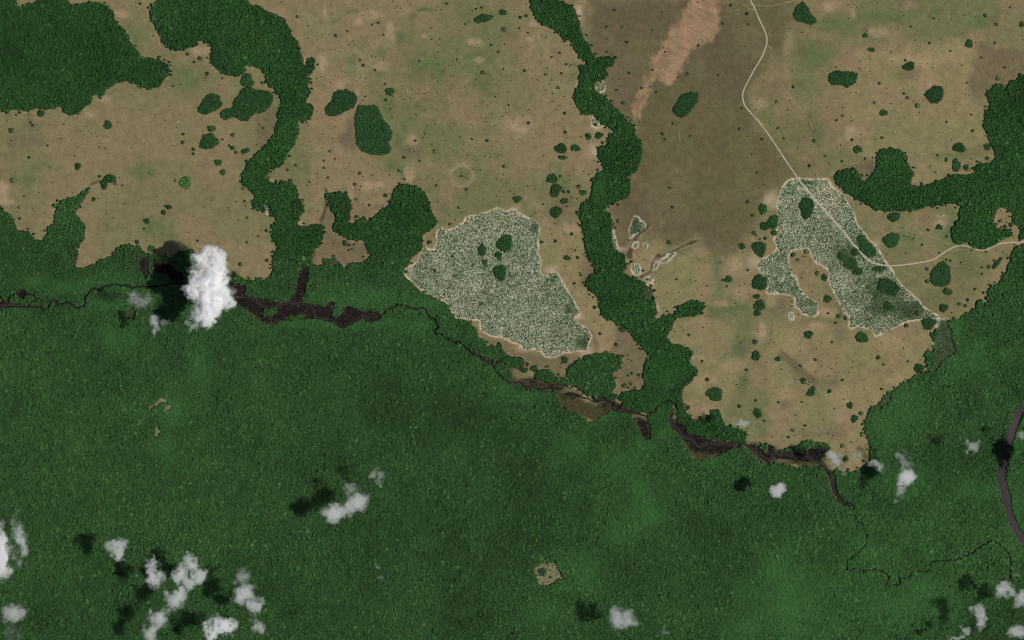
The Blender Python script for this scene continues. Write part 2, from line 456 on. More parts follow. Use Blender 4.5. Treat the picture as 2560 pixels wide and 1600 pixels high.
CREEKS = [T(s) for s in (
    "@01 -60,1260 0,1290 30,1330 70,1340 80,1300 100,1275 150,1265",
    "@01 240,1260 300,1275 350,1305 330,1325 290,1345 270,1370",
    "@01 -60,1380 100,1385 250,1385 380,1395 420,1410 450,1390 480,1350 510,1330 530,1340 530,1370 570,1360 640,1345 680,1370 720,1395 "
    "780,1385 810,1360 795,1310 830,1270 850,1230 890,1210 940,1230 975,1200 1000,1190 1050,1180 1100,1175 1140,1190 1190,1180 "
    "1240,1205 1300,1195 1370,1195 1500,1190 1650,1170 1900,1180 2100,1200 2160,1215 2190,1225 2210,1260 2250,1295 2330,1290 2419,1320 "
    "@11 0,1330 40,1370 80,1395 180,1385 260,1355 330,1345 400,1352 480,1365 530,1400 550,1430 560,1480 610,1505 @12 680,5 720,20 "
    "760,45 790,70 860,60 940,20 980,-10 @11 1000,1470 1030,1460 1050,1500 @12 1070,10 1110,15 1140,0 @11 1160,1500 1180,1465 "
    "1240,1420 1290,1390 1340,1365 1390,1370 1440,1395 1500,1412 1550,1395 1590,1400 1610,1430 1630,1470 1680,1505 @12 1690,5 "
    "1710,40 1705,85 1665,100 1685,125 1740,130 1800,170 1880,215 1920,195 1940,225 2000,280 2060,330 2120,350 2160,390 2240,430 "
    "2270,500 2330,550 2380,585 2419,595 @22 40,585 80,590 130,640 180,625 270,658 350,640 450,658 490,620 520,625 545,655 560,635 "
    "600,630 640,655 665,690 650,725 720,745 790,775 890,755 940,790 955,845 1060,865 1180,885 1270,908 1285,880 1340,870 1360,830 "
    "1420,790 1465,760 1510,775 1545,815 1520,890 1490,950 1510,990 1570,1030 1620,1110 1700,1130 1740,1180 1775,1200 1820,1170 "
    "1920,1175 2010,1160 2060,1180 2180,1170 2240,1200 2320,1240 2370,1290 2419,1350 @32 25,1320 50,1265 80,1250 200,1280 300,1300 "
    "390,1300 450,1340 500,1360 550,1410 600,1440 608,1512 @33 625,80 645,170 690,215 730,240 800,235 815,265 815,320 840,380 "
    "890,420 920,480 930,540 930,600 880,660 820,715 760,745 740,790 750,850 770,865 810,830 860,840 900,858 960,850 1010,838 "
    "1070,860 1120,890 1150,910 1130,950 1115,1000 1150,1000 1185,990 1230,985 1250,960 1225,940 1240,920 1300,940 1340,905 1420,850 "
    "1470,870 1530,840 1545,770 1600,765 1700,760 1800,745 1870,710 1950,680 1990,640 2060,600 2130,560 2160,590 2220,640 2270,690 "
    "2295,760 2290,850 2280,950 2285,1060",
    "@01 1395,920 1385,1000 1400,1060 1370,1120")]
RIVER = T("""@32 2560,640 2480,720 2419,780 2340,860 2290,1000 2240,1120 2230,1220 2180,1290 2165,1400 2175,1512 @33 2190,80 2220,220 2260,360
2310,470 2370,580 2419,680 2600,900 2700,800 2419,510 2400,480 2340,370 2310,250 2290,140 2255,0 @32 2260,1400 2270,1330 2300,1200 2350,1040
2419,880 2520,780""")
ROAD = T("""@20 2225,-120 2255,0 2290,70 2340,190 2380,270 2405,340 2410,390 2400,440 2360,540 2300,640 2240,750 2195,840 2180,890 2182,940
2205,1005 2260,1070 2350,1170 2419,1265 @30 60,1350 150,1490 @31 165,0 290,180 400,320 560,500 700,660 800,790 920,920 980,965 1060,995
1200,998 1400,975 1550,945 1640,890 1720,840 1810,808 1900,820 1990,850 2070,848 2180,795 2300,778 2370,785 2419,770 2700,735""")
TRACKS = [(T(s), w) for s, w in (
    ("@20 2050,-20 2160,40 2300,45 @30 0,60 120,35 270,0", 1.6), ("@20 2160,40 2290,95", 1.4),
    ("@31 600,120 610,165", 1.2), ("@31 690,90 780,45 870,5 @30 960,1450 1050,1410 1160,1385 1300,1335 1480,1280 1550,1220", 1.3),
    ("@31 1340,475 1400,520 1410,600 1405,665 1460,685 1530,720 1620,750 1720,800", 1.4), ("@31 1405,665 1330,645 1200,600", 1.2),
    ("@31 1530,720 1530,800 1550,880 1600,900", 1.3), ("@31 1720,855 1850,850 2000,854", 1.4),
    ("@00 1350,-20 1380,80 1420,170 1450,260 1490,350 1510,430", 1.3),
    ("@10 750,-20 740,120 710,200 690,290 640,370 560,430 520,490 500,560", 1.8),
    ("@30 110,770 190,880 280,990 380,1120 430,1230", 1.4), ("@30 10,430 30,470", 2.0), ("@20 1575,1205 1580,1270 1590,1325", 1.2),
    ("@31 1250,1040 1400,1100 1500,1180 1550,1220", 1.0), ("@01 1820,600 1830,680 1815,740 1830,830", 1.2),
    ("@30 1640,1120 1780,1080 1930,990", 1.3), ("@30 2200,720 2380,590", 1.3))]
DRAINS = [T("""@21 1290,600 1320,610 1260,670 1200,720 1170,790 1140,870 1130,930 1080,930 1080,880 1120,800 1150,740 1200,680"""),
          T("""@21 1200,1100 1230,1130 1310,1060 1330,1000 1370,950 1430,915 1480,900 1540,860 1640,810 1720,790 1780,745 1700,760 1600,810
1480,870 1420,900 1380,880 1350,910 1310,980 1310,1040 1260,1080"""),
          T("@11 655,250 680,320 690,380 665,470 640,540 600,600 615,540 650,460 655,350"), T("@21 1420,520 1440,485 1455,490 1430,525"),
          T("@01 850,235 900,205 945,175 950,185 905,220 860,245")]
SCAR = T("""@20 1720,-40 1940,-40 1950,100 1950,300 1900,340 1885,420 1870,360 1840,390 1800,380 1780,470 1765,410 1720,440 1690,520 1670,580
1610,640 1560,720 1520,810 1470,820 1410,760 1390,680 1375,670 1370,740 1320,820 1270,900 1260,980 1220,1060 1215,1110 1190,1120
1160,1080 1150,1000 1180,900 1260,820 1250,760 1300,680 1320,610 1330,540 1400,450 1470,330 1560,230 1610,130 1680,30""")
SCAR_DARK = [T("@20 1340,620 1400,560 1430,480 1470,430 1500,470 1470,560 1540,600 1450,640 1370,660"),
             T("@20 1300,720 1370,690 1350,720 1260,770"), T("@20 1180,900 1250,900 1240,980 1170,1030")]
BURNT = T("""@20 715,-40 1720,-40 2300,-40 @30 240,-40 220,250 190,350 80,560 0,640 @20 2230,860 2210,940 2270,1060 2419,1255 @30 150,1480 @31 290,170
200,190 130,280 @21 2340,400 2300,600 2200,850 2050,900 1900,850 1790,800 1750,740 1600,840 1420,760
1250,750 1180,790 1080,900 900,900 900,440 1100,100 1100,-50 @20 1000,1100 900,900 800,600 700,300""")
BROWNS = [T("@21 680,850 705,860 715,940 770,970 810,1050 740,1090 700,1200 640,1190 660,1080 690,1000 665,900"),
          T("@22 980,20 1070,70 1160,180 1310,345 1250,400 1250,650 990,740 930,690 980,620 940,510 1040,400 1000,330 900,300 970,200 985,100"),
          T("@11 600,590 650,500 690,400 770,570 735,680 870,720 1040,770 1090,920 1000,970 850,1020 720,905 530,985 530,880 640,740"),
          T("@22 0,250 150,300 330,355 480,330 680,300 660,390 560,420 520,530 560,620 400,560 300,470 120,480 0,560"),
          T("@12 2100,160 2180,150 2419,230 2419,330 2340,300 2300,245 2180,250"),
          T("@31 640,100 880,0 1030,0 1030,90 940,190 880,195 840,110"), T("@20 760,280 960,300 1150,500 1240,800 1100,1000 960,1000 880,850 900,650 960,560 790,540"),
          T("@10 1010,1110 920,1060 860,1250 760,1340 930,1420 950,1360"), T("@30 2000,400 2419,500 2419,720 2100,820 2000,950 1900,860 1950,600"),
          T("@10 0,1080 230,1000 200,1200 150,1320 0,1440")]
GLINES = [(T(a), w) for a, w in (
    ("@21 1680,850 1760,930 1850,970 1930,1000", 3), ("@21 1840,1380 1880,1430 1950,1470 2050,1420 2150,1390 2240,1400", 5), ("@22 2020,325 1970,360 1900,420 1830,470", 3),
    ("@22 2220,470 2215,560 2180,640 2110,680", 2), ("@22 2130,140 2080,220 2170,330", 6), ("@10 2340,300 2250,400 2180,480 2030,550", 2.5), ("@10 1840,440 1950,480 2010,530 2130,500", 2.5),
    ("@10 950,88 850,130 760,190 720,220", 3), ("@10 1650,90 1550,90 1500,120 1470,170", 5), ("@10 1440,1140 1550,1110 1700,1150 1780,1280", 4), ("@30 440,1330 520,1460", 4),
    ("@10 840,400 930,405 1000,470", 2.5), ("@11 370,20 380,50 420,110 440,130", 3), ("@21 370,10 410,90 460,150 500,210", 3), ("@31 2090,1010 2170,950 2250,890", 5), ("@20 1050,990 1085,955", 3),
    ("@20 500,1200 510,1330 500,1370", 4), ("@30 1440,1010 1430,1110", 2.5), ("@22 1540,20 1620,90 1580,160", 4), ("@32 30,0 40,120 0,230", 4))]
BLINES = [(T(a), w) for a, w in (("@32 130,330 220,400 300,480 400,545 460,590", 8), ("@21 350,20 370,90 360,140", 2.5), ("@22 760,110 790,220 800,300", 3.5), ("@11 650,260 660,380 640,520 600,600", 3),
    ("@00 1520,560 1640,600 1640,650", 2), ("@30 380,1100 430,1240", 6))]
TANS = [T("@21 250,600 420,620 640,700 690,830 660,1050 640,1200 830,1300 830,1500 640,1490 560,1290 460,1120 330,1115 260,1060 240,880"),
        T("@22 740,0 940,0 980,70 970,200 930,270 830,320 780,310 790,220 760,120"),
        T("@21 1350,1050 1600,880 1750,830 1900,950 1920,1200 1850,1330 1640,1345 1540,1450 1370,1500 1340,1250"),
        T("@22 1540,0 2100,0 2130,120 2080,220 2000,330 1750,330 1690,280 1480,200 1470,150"),
        T("@22 1620,620 1760,480 1700,400 2000,330 2200,400 2100,650 2060,830 1900,830 1830,950 1660,890"),
        T("@32 0,0 780,80 1020,150 1560,90 1560,300 1500,480 1180,650 950,860 920,1050 960,1300 740,1440 600,1210 0,1180"),
        T("@30 800,500 2000,350 1950,600 1900,900 2050,1100 2100,1350 1400,1512 900,1512 700,900"),
        T("@31 1330,0 2100,20 1930,150 1700,140 1440,255 1350,220"), T("@21 1150,900 1250,770 1420,770 1540,850 1380,880 1300,1050 1220,1080 1130,1000")]

FOREST_MASK = fills([F_NW, F_MAIN, F_GALLERY, F_EAST] + F_BANK) & ~CLEAR_MASK
ISLE_MASK = fills(ISLES)
SWAMP_MASK = fills(SWAMP) & ~ISLE_MASK
SPECK_MASK = fills(SPECK)
RIVER_MASK = fill(RIVER)
thin_creek = lambda p: p[0] > 2095 and p[1] > 1275                # the creek dwindles to a thread under the trees
CREEK_LINE = lines_mask([[p for p in L if not thin_creek(p)] for L in CREEKS], 2.6) | lines_mask([[p for p in CREEKS[2] if thin_creek(p)]], 1.7)
ROAD_MASK = lines_mask([ROAD], 2.6)
TREE_MASK = (FOREST_MASK | ISLE_MASK) & ~SWAMP_MASK & ~CREEK_LINE & ~RIVER_MASK & ~ROAD_MASK & ~(SPECK_MASK)

# groves: isolated woods standing in the grassland; (outline or ellipse, label)
GROVES_P = [
    ("""@00 2290,830 2380,830 2419,850 @10 60,850 130,865 165,910 150,970 120,1020 70,1065 0,1070 @00 2380,1090 2340,1140 2290,1145 2210,1100
2190,1110 2130,1135 2085,1110 2080,1060 2130,1030 2200,1020 2200,970 2250,900""", "irregular three-lobed grove hugging the west side of the western gallery forest"),
    ("@10 740,870 790,850 860,847 920,870 955,920 955,970 920,1015 850,1050 780,1085 720,1103 670,1085 650,1040 670,1000 710,960",
     "bean-shaped dark grove just above-left of the biggest grove on the upper savanna"),
    ("""@10 970,995 1050,1000 1130,985 1160,1030 1200,1120 1260,1190 1290,1250 1280,1310 1250,1350 1280,1400 1265,1445 1190,1470 1090,1460
1000,1425 950,1360 940,1250 935,1110 950,1050""", "biggest isolated grove, tall wedge of dark trees on the upper savanna"),
    ("@20 1650,880 1700,870 1755,880 1760,930 1740,980 1700,1030 1660,1090 1600,1110 1550,1095 1520,1050 1530,1000 1580,940 1610,890",
     "dark slanting oval grove on brown grass between pink scar and pale road"),
    ("""@30 335,5 355,40 385,80 400,130 440,160 465,205 405,235 340,215 290,205 250,175 240,130 260,70 310,30""",
     "pear-shaped dark grove at the top edge, right of the pale road"),
    ("@30 570,740 580,700 640,668 720,675 800,680 845,695 840,760 800,800 750,828 690,805 620,800 575,780",
     "rectangular dark grove on the upper right savanna, wider than tall"),
    ("@30 1480,895 1510,850 1560,815 1620,812 1655,840 1655,890 1640,940 1600,975 1540,970 1500,930",
     "plump rounded grove on tan savanna nearest the eastern forest edge"),
    ("@31 1600,1000 1620,970 1660,960 1690,985 1720,1020 1728,1090 1720,1170 1650,1200 1560,1185 1535,1130 1530,1070 1560,1020",
     "large blocky grove on the savanna pocket below the road's eastward run"),
    ("@01 945,210 990,160 1040,130 1090,150 1095,215 1020,210 1000,275 970,275", "hook-shaped thicket at the head of the thin western stream"),
    ("@21 2260,800 2340,765 2400,790 2395,870 2365,925 2310,890 2275,850", "dark triangular grove at the pale sand west of the road-crossed shrubland"),
    ("@21 2270,1150 2290,1100 2340,1080 2410,1120 2405,1210 2360,1235 2270,1210", "square dark grove on the western rim of the road-crossed shrubland"),
    ("@21 360,330 370,255 400,220 440,225 470,260 450,300 440,340 400,360", "figure-eight grove below a round one, left of the central gallery forest"),
    ("@32 370,680 400,640 430,628 450,650 440,700 400,720 358,708", "heart-shaped small grove in the middle of the lower right savanna"),
    ("""@31 840,740 880,700 950,790 1020,840 1030,890 980,920 920,900 870,850""", "dark thicket in the shrubland pressed against the road's upper side"),
    ("""@31 1060,1110 1140,1120 1220,1170 1250,1220 1200,1290 1120,1270 1030,1230 1040,1160""", "broad dark thicket inside the shrubland south of the road bend"),
]
GROVES_E = [
    ("@00 1985,985,130,76,-37", "leaning oval grove on the left savanna between two forest arms"),
    ("@00 1972,1338,84,76,-30", "rounded grove below the leaning oval one on the left savanna"),
    ("@00 2335,765,62,66,0", "small oval grove tucked under the western gallery forest arm"),
    ("@10 1265,865,40,38,0", "round dark grove right of the bean-shaped grove's pale path"),
    ("@10 2145,175,85,38,-12", "flat oval grove near the top middle with a pale rim"),
    ("@01 1752,212,56,56,0", "bright green round grove alone on the left savanna"),
    ("@20 462,1402,60,43,5", "wide oval grove left of the central gallery forest, left of its twin"),
    ("@20 600,1398,44,34,15", "pointed oval grove left of the central gallery forest, right of its twin"),
    ("@21 378,175,48,45,0", "round grove standing above the figure-eight grove"),
    ("@21 415,490,52,55,0", "round grove on greyish grass below the figure-eight grove"),
    ("@31 365,450,68,102,-4", "tall oval grove with pale sand rim inside the shrubland beside the road"),
    ("@31 1188,538,58,45,0", "round grove just below the dark arm of the eastern forest"),
    ("@31 1168,757,76,70,0", "ragged round grove in the savanna pocket above the road's eastward run"),
    ("@30 1330,625,55,42,-15", "egg-shaped grove right of the rectangular grove, a bush above it"),
    ("@22 1915,700,72,65,0", "perfectly round grove circled by bare tan ground, lower right savanna"),
    ("@32 885,165,60,50,0", "solid oval grove right below the tip of the road-crossed shrubland"),
    ("@32 1520,32,62,60,0", "round grove at the narrow waist between shrubland and eastern forest"),
    ("@11 2352,788,76,80,0", "largest round grove inside the western speckled shrubland"),
    ("@11 2305,1062,56,76,0", "tall oval grove, lowest of the four inside the western speckled shrubland"),
    ("@11 2135,850,40,54,0", "narrow oval grove, leftmost of those inside the western speckled shrubland"),
    ("@11 2292,905,32,38,0", None), ("@11 2165,970,22,32,0", None), ("@31 1135,1380,50,45,0", None), ("@31 690,910,35,40,0", None),
    ("@31 780,980,70,50,0", None), ("@31 850,1050,45,40,0", None), ("@31 820,870,40,35,0", None), ("@31 1050,1030,70,25,0", None),
    ("@31 1695,1242,42,32,0", None), ("@31 1660,1398,42,38,0", None), ("@31 562,1310,38,36,0", None), ("@31 535,1113,28,28,0", None),
    ("@31 1778,50,36,65,0", None), ("@31 1870,72,28,25,0", None), ("@31 1995,1360,35,35,0", None), ("@31 50,585,50,65,0", None),
    ("@31 55,688,25,25,0", None), ("@31 1617,635,35,20,0", None), ("@21 2370,465,38,48,0", None), ("@21 2390,625,46,40,0", None),
    ("@21 2340,1372,52,50,0", None), ("@21 2315,1448,30,28,0", None), ("@21 2045,1125,33,33,0", None), ("@21 2175,815,30,30,0", None),
    ("@21 2310,1290,32,22,0", None), ("@21 672,308,28,24,0", None), ("@21 495,390,42,25,-15", None), ("@21 45,368,37,32,0", None),
    ("@21 520,925,33,27,15", None), ("@20 720,1290,27,30,0", None), ("@20 822,1278,38,28,0", None), ("@20 482,1487,42,20,0", None),
    ("@30 1093,1067,36,30,0", None), ("@30 1900,413,36,36,0", None), ("@30 850,1412,42,33,0", None), ("@30 1805,1395,60,45,0", None),
    ("@30 2073,1385,30,32,0", None), ("@30 980,470,33,20,0", None), ("@30 2397,230,22,32,0", None), ("@30 920,335,23,22,0", None),
    ("@32 385,137,40,38,0", None), ("@32 1575,147,36,33,0", None), ("@32 1515,325,38,32,0", None), ("@32 1427,455,45,40,0", None),
    ("@32 775,805,30,30,0", None), ("@32 817,932,33,33,0", None), ("@32 332,575,24,26,0", None), ("@32 95,370,27,22,0", None),
    ("@32 735,1310,25,28,0", None), ("@22 2305,340,45,42,0", None), ("@22 2297,210,25,22,0", None), ("@22 1040,88,35,27,0", None),
    ("@22 207,455,35,30,0", None), ("@22 110,472,33,25,0", None), ("@22 500,375,36,25,20", None), ("@22 1015,355,22,36,0", None),
    ("@22 1060,620,25,20,0", None), ("@00 2000,1212,40,28,0", None), ("@00 1020,1180,38,35,0", None), ("@00 385,1070,35,33,0", None),
    ("@00 2320,1425,46,20,-10", None), ("@01 738,57,32,32,0", None), ("@01 2065,20,32,32,0", None), ("@01 2107,118,28,25,0", None),
    ("@01 1385,580,30,25,0", None), ("@01 1590,443,36,20,0", None), ("@01 1432,838,38,28,0", None), ("@10 2335,115,32,28,0", None),
    ("@11 670,345,25,28,0", None), ("@11 838,785,25,25,0", None), ("@31 2165,975,60,22,-52", None), ("@22 2320,880,34,52,-25", None),
    ("@23 285,865,38,36,0", None), ("@02 1485,860,48,36,0", None), ("@11 150,460,30,48,0", None), ("@01 2400,410,28,36,0", None)]
TREES = T("""@00 1328,35,12 1288,75,8 1775,512,18 1895,555,22 1955,545,10 1838,587,14 1962,697,18 1945,735,9 1640,815,11 1243,897,9 158,1085,12
275,1080,9 290,1158,12 313,1187,15 105,1328,9 90,1372,7 470,1177,7 605,1177,8 815,1197,8 1113,1155,9 1467,1085,8 1555,1135,8 1697,1082,7
572,1310,8 678,1325,7 452,1375,10 738,1390,8 938,1390,7 910,1290,6 870,1265,6 277,1488,13 1245,1402,9 1732,1268,14 1915,1240,9 2105,1318,10
2200,1275,20 2170,1378,13 2230,1440,15 2293,1460,9 1340,1040,7 1708,797,8 2075,803,8 2105,740,10 1403,205,7 1453,337,6 1530,480,6 1645,537,6
108,1232,24 1730,1345,21 1830,1412,18 1830,1455,15 2200,1400,22
@01 1408,120,9 1657,195,10 1547,285,7 1482,343,7 1003,507,9 487,210,9 325,183,7 547,103,7 232,345,11 180,447,13 305,460,8 190,552,14
422,590,7 392,677,7 920,703,6 1365,650,12 1457,690,7 1870,763,12 1777,687,7 2337,545,12 2335,778,12 2228,392,9 2312,388,11 2318,428,8
2148,452,8 1993,383,8 1825,533,7 2272,985,20 1385,765,7 890,365,16 880,385,10 930,365,8 1090,228,12 1130,165,8 1160,240,10 945,155,15
120,192,21 1548,495,24 1298,775,23 2140,945,17
@10 240,20,8 395,158,14 488,245,8 487,360,9 865,293,11 755,338,18 1205,328,10 1160,215,12 1098,232,11 998,350,7 1015,617,15 985,565,12
1130,663,13 1130,540,8 1098,538,7 1035,740,9 1225,795,12 1250,455,7 1805,33,13 1705,98,7 2083,85,10 2135,72,14 1978,228,11 1870,175,6
1735,368,8 1548,577,12 2147,685,22 2193,697,8 2295,490,13 2223,425,13 2340,652,11 2350,413,9 1840,727,9 1785,637,7 2140,965,8 2390,992,11
1590,883,9 1715,878,9 1035,912,10 1010,945,9 1290,907,9 1268,1028,9 700,777,7 570,742,9 590,605,8 495,1185,8 725,1308,9 700,1428,12
625,1270,6 1398,1485,14 1688,1428,16 1507,1330,13 1595,1262,10 1580,1300,8 1928,1293,9 2043,1313,11 2185,1328,15 2260,1183,7 2175,1115,8
2128,1110,7 2295,1467,8 1693,1180,7 435,1152,12 70,1210,12 28,1180,8 98,1133,8 63,785,16 1295,15,8 750,1500,10 1900,562,10 2345,278,22
1230,945,16
@11 378,50,13 645,75,12 643,10,10 300,95,13 580,130,8 685,167,12 507,207,11 480,238,8 935,230,15 983,125,17 1095,145,9 1360,102,15
1405,180,12 1705,240,13 1727,190,8 1993,278,14 1920,450,13 1075,427,12 945,372,11 495,487,8 585,487,9 2345,60,16 2340,138,7 1942,152,11
2120,95,9 1835,605,15 1885,565,9 1548,8,10 885,28,8 100,665,14 22,720,10 105,948,16 730,785,9 885,805,14 930,800,12 880,850,11 1015,915,10
910,840,10 1860,910,14 1690,1045,15 1885,1095,13 1420,1055,18 1180,290,6 1115,283,7 2000,350,7 1830,525,7 160,852,6 1225,335,22 1640,775,23
@20 70,268,11 153,310,10 320,357,8 455,500,13 375,538,10 515,607,12 558,612,10 585,607,7 278,528,8 122,668,13 320,703,13 470,693,12
335,645,9 440,830,14 388,882,9 490,912,9 165,1033,9 500,1070,16 483,1125,7 157,1162,14 507,1250,15 650,1293,9 397,1172,7 195,1307,6
970,97,12 898,252,14 1047,253,11 1088,400,17 898,490,12 897,367,8 767,432,7 705,330,11 1110,690,13 990,850,12 1055,975,20 1230,832,13
1310,818,8 1365,868,13 1330,660,12 1570,730,10 1665,697,15 1953,710,12 1765,430,13 1450,490,10 1435,452,9 1755,20,9 2070,50,15 1995,222,14
2237,230,10 2210,193,8 2170,285,8 2225,130,16 2240,652,8 2287,615,7 2147,433,5 2203,440,7 2158,1218,17 2195,1182,7 2280,1250,8 2220,1290,7
2363,1315,12 1690,1285,12 1530,1167,15 1420,1265,16 1448,1315,13 1205,1155,9 1128,1122,9 2267,1455,9 2175,1023,13 1300,1130,6 82,165,16
135,150,15 855,1350,14 1330,285,10 790,1180,14
@21 148,243,9 637,250,18 460,155,13 727,137,9 810,93,14 490,298,16 538,300,15 567,357,10 615,362,9 523,437,10 295,420,10 362,652,9
435,620,6 617,597,8 567,700,15 412,768,15 283,775,17 600,852,10 622,922,17 645,1068,10 655,1090,12 590,1165,14 598,1198,7 657,1257,6
783,1392,17 705,1382,8 768,1298,10 735,1270,10 1010,578,18 1495,262,15 1518,445,15 1485,778,20 1553,152,7 1603,160,7 2317,120,11 2385,233,9
2230,397,18 2277,525,17 2395,742,16 2345,748,10 2310,715,10 1970,968,9 2230,1040,12 2180,873,9 1558,1127,11 1577,1250,9 1473,1262,9
1793,1280,8 1738,1137,7 2030,1193,10 2147,1250,9 2195,1165,8 2155,1195,7 1997,1135,12 2110,1352,9 2035,677,7 2005,533,6 1130,960,17
1240,1045,12 2290,690,20
@30 322,307,9 210,270,7 1530,407,14 1390,378,8 1632,367,8 1725,482,10 1165,488,9 1230,278,6 1350,253,10 1737,135,8 1852,143,9 1963,157,6
2055,147,19 2160,230,17 2290,68,10 2147,405,14 2017,543,11 2235,640,11 2175,742,20 1885,780,10 1900,900,7 1055,788,14 1320,925,16 1287,882,12
1300,570,13 640,635,10 515,625,7 555,1012,9 705,1093,12 648,1137,11 707,1013,9 1008,970,12 1160,980,9 790,1145,9 833,875,8 85,963,15
190,1040,10 203,952,8 100,1210,11 153,1307,12 440,1330,17 795,1322,16 877,1272,9 1080,1302,14 1015,1315,8 1690,1152,11 1605,1467,13
1733,1322,8 1922,1085,11 1605,1113,7 920,1500,12 990,1490,10 1688,1500,12 2075,1495,20 1920,1500,8 2052,1283,7 545,1475,12 1570,175,11
1622,188,8 2410,375,7 605,805,7 1415,1000,22 1935,1237,16 240,822,17
@31 393,55,18 95,62,9 90,195,7 700,12,12 1530,62,10 1580,115,10 1453,222,14 1685,8,12 1912,100,9 1635,515,9 1520,537,7 1515,660,15
1640,650,12 1693,725,13 1458,800,12 1277,640,8 1340,693,8 1287,718,8 1325,725,9 1375,742,10 1725,953,12 1687,942,11 1822,970,10 1505,1030,15
1508,1148,20 1315,1005,9 1622,880,11 2025,1012,11 2025,1075,11 2140,950,14 2090,1010,18 2220,870,10 1957,1220,13 2037,1255,13
1735,1440,10 1518,1327,7 285,943,15 330,910,9 423,1243,10 313,1115,8 430,1180,7 397,945,8 225,1337,9 570,1450,13 287,1463,9 610,1240,7
320,1070,6 1773,452,11 1747,502,8 2195,575,18 2165,605,11 2255,588,10 2295,615,20 2197,478,8 1810,1362,20 1888,1322,18 1865,1377,18
668,1475,22 735,1495,20 468,1070,22 235,893,23 365,865,21
@32 640,27,15 610,210,13 305,293,9 130,465,10 290,142,7 60,212,8 1095,420,12 1178,490,7 1325,390,11 1440,375,8 1525,258,6 1075,650,14
705,567,13 628,838,10 527,937,8 320,773,11 102,778,12 352,998,15 238,1040,17 195,1107,13 38,1107,9 492,1082,7 562,1070,8 797,1157,8
898,1330,11 1275,270,6 1163,175,6 257,563,6 335,670,6 430,560,9 140,420,6 1490,400,12 450,376,15 310,432,15 585,675,20 880,882,20 893,1082,20
1045,357,19 1308,52,21 705,1190,18
@22 782,15,9 1125,605,14 1200,520,15 1135,505,12 1100,525,12 340,440,12 480,400,12 465,415,8 460,445,8 515,405,8 1095,335,10 1100,370,8
1130,385,8 1210,360,7 1675,140,13 1805,70,10 1632,230,7 1800,385,12 1790,400,8 2165,215,9 2135,155,8 2015,322,8 2218,470,14 2200,575,8
1740,795,7 1720,805,6 2170,883,7 2385,955,13 2410,400,8 2305,760,13 1545,105,8 1280,365,15 150,420,18 1665,828,22 2150,815,20 985,232,18
1848,563,20 835,130,15 @23 365,918,13 365,855,8 305,915,8 395,940,7 405,905,6 300,965,8""")

# ------------------------------------------------------------------ ground sheet
gx = np.linspace(-98, 2658, 1001); gy = np.linspace(-98, 1698, 653)
GX, GY = np.meshgrid(gx, gy)
px, py = GX.ravel(), GY.ravel()


_wob = {}


def wob(mask, amp, scale, seed):
    """land-cover value at every ground point, with a ragged natural edge"""
    if (scale, seed) not in _wob:
        _wob[(scale, seed)] = (fbm(px, py, scale, 3, seed) - .5, fbm(px, py, scale, 3, seed + 5) - .5)
    dx, dy = _wob[(scale, seed)]
    return samp(mask, px + dx * 2 * amp, py + dy * 2 * amp)[:, None]


def mixc(C, w, col):
    return C * (1 - w) + np.asarray(col) * w


tan = lin(124, 113, 82)
C = np.tile(tan, (len(px), 1))
n1 = fbm(px, py, 170, 4, 20)[:, None]
n2 = fbm(px, py, 70, 4, 30)[:, None]
n3 = fbm(px, py, 26, 4, 40)[:, None]
sm = lambda v, a, b: np.clip((v - a) / (b - a), 0, 1)
C = mixc(C, sm(n1, .42, .60) * .95, lin(105, 106, 71))            # greener grass
C = mixc(C, sm(n2, .52, .72) * .45, lin(136, 114, 88))           # pinkish bare soil
C = mixc(C, sm(n3, .55, .75) * .45, lin(111, 101, 74))
C = mixc(C, (px < 660)[:, None] * (py < 720)[:, None] * .55, lin(120, 110, 79))
soft = []
# green drainage and damp hollows / grey-brown patches / pale bare patches (soft edged)
GREENS = T("""@10 1370,370,60,70 1480,150,50,40 1600,90,110,25 1330,350,70,60 1950,150,60,60 1400,1190,40,60 1340,1330,50,60 1580,620,200,160
900,110,90,22 720,170,22,60 900,620,60,120 1250,1000,60,160 2150,800,120,140 2180,560,80,50 1720,680,60,80 @11 1950,130,70,75 1290,60,50,70 1400,110,60,60
@30 1580,90,42,110 1100,160,400,60 600,230,250,90 400,520,240,130 380,820,130,150 1080,1180,120,90 1500,1350,60,110 1250,700,150,90
1310,900,45,90 900,750,60,90 460,1250,90,140 2000,230,120,70 1100,1250,160,70 1350,880,60,80 @21 440,110,40,90 510,280,50,60 1800,380,110,260 2150,550,160,160
1800,940,200,40 1930,1100,60,260 1900,1440,60,50 2050,1400,200,26 1650,1170,100,80 @22 2150,300,70,130 1950,370,70,50 1720,330,90,60 2200,600,30,80 2180,560,50,90
1700,720,80,90 2320,880,55,80 @32 450,350,90,70 830,440,140,130 560,660,130,130 560,900,140,110 100,550,70,120 1100,480,90,90 430,700,90,110
800,1250,160,80 @31 1350,760,110,90 1700,650,140,130 1900,1050,200,220 1600,1300,260,150 @20 2000,500,260,260 2100,900,160,200 1850,1350,260,160
1650,700,140,180 @00 1250,350,140,200 1800,750,200,150 @01 1500,650,160,140 1350,100,160,100 400,60,160,60 250,180,120,90""")
f14, f18 = fbm(px, py, 14, 3, 60), fbm(px, py, 18, 3, 70)
for e in GREENS:
    C = mixc(C, sm(ell(px, py, e) * (.35 + 1.1 * f14), .10, .80)[:, None] * .66, lin(84, 99, 62))
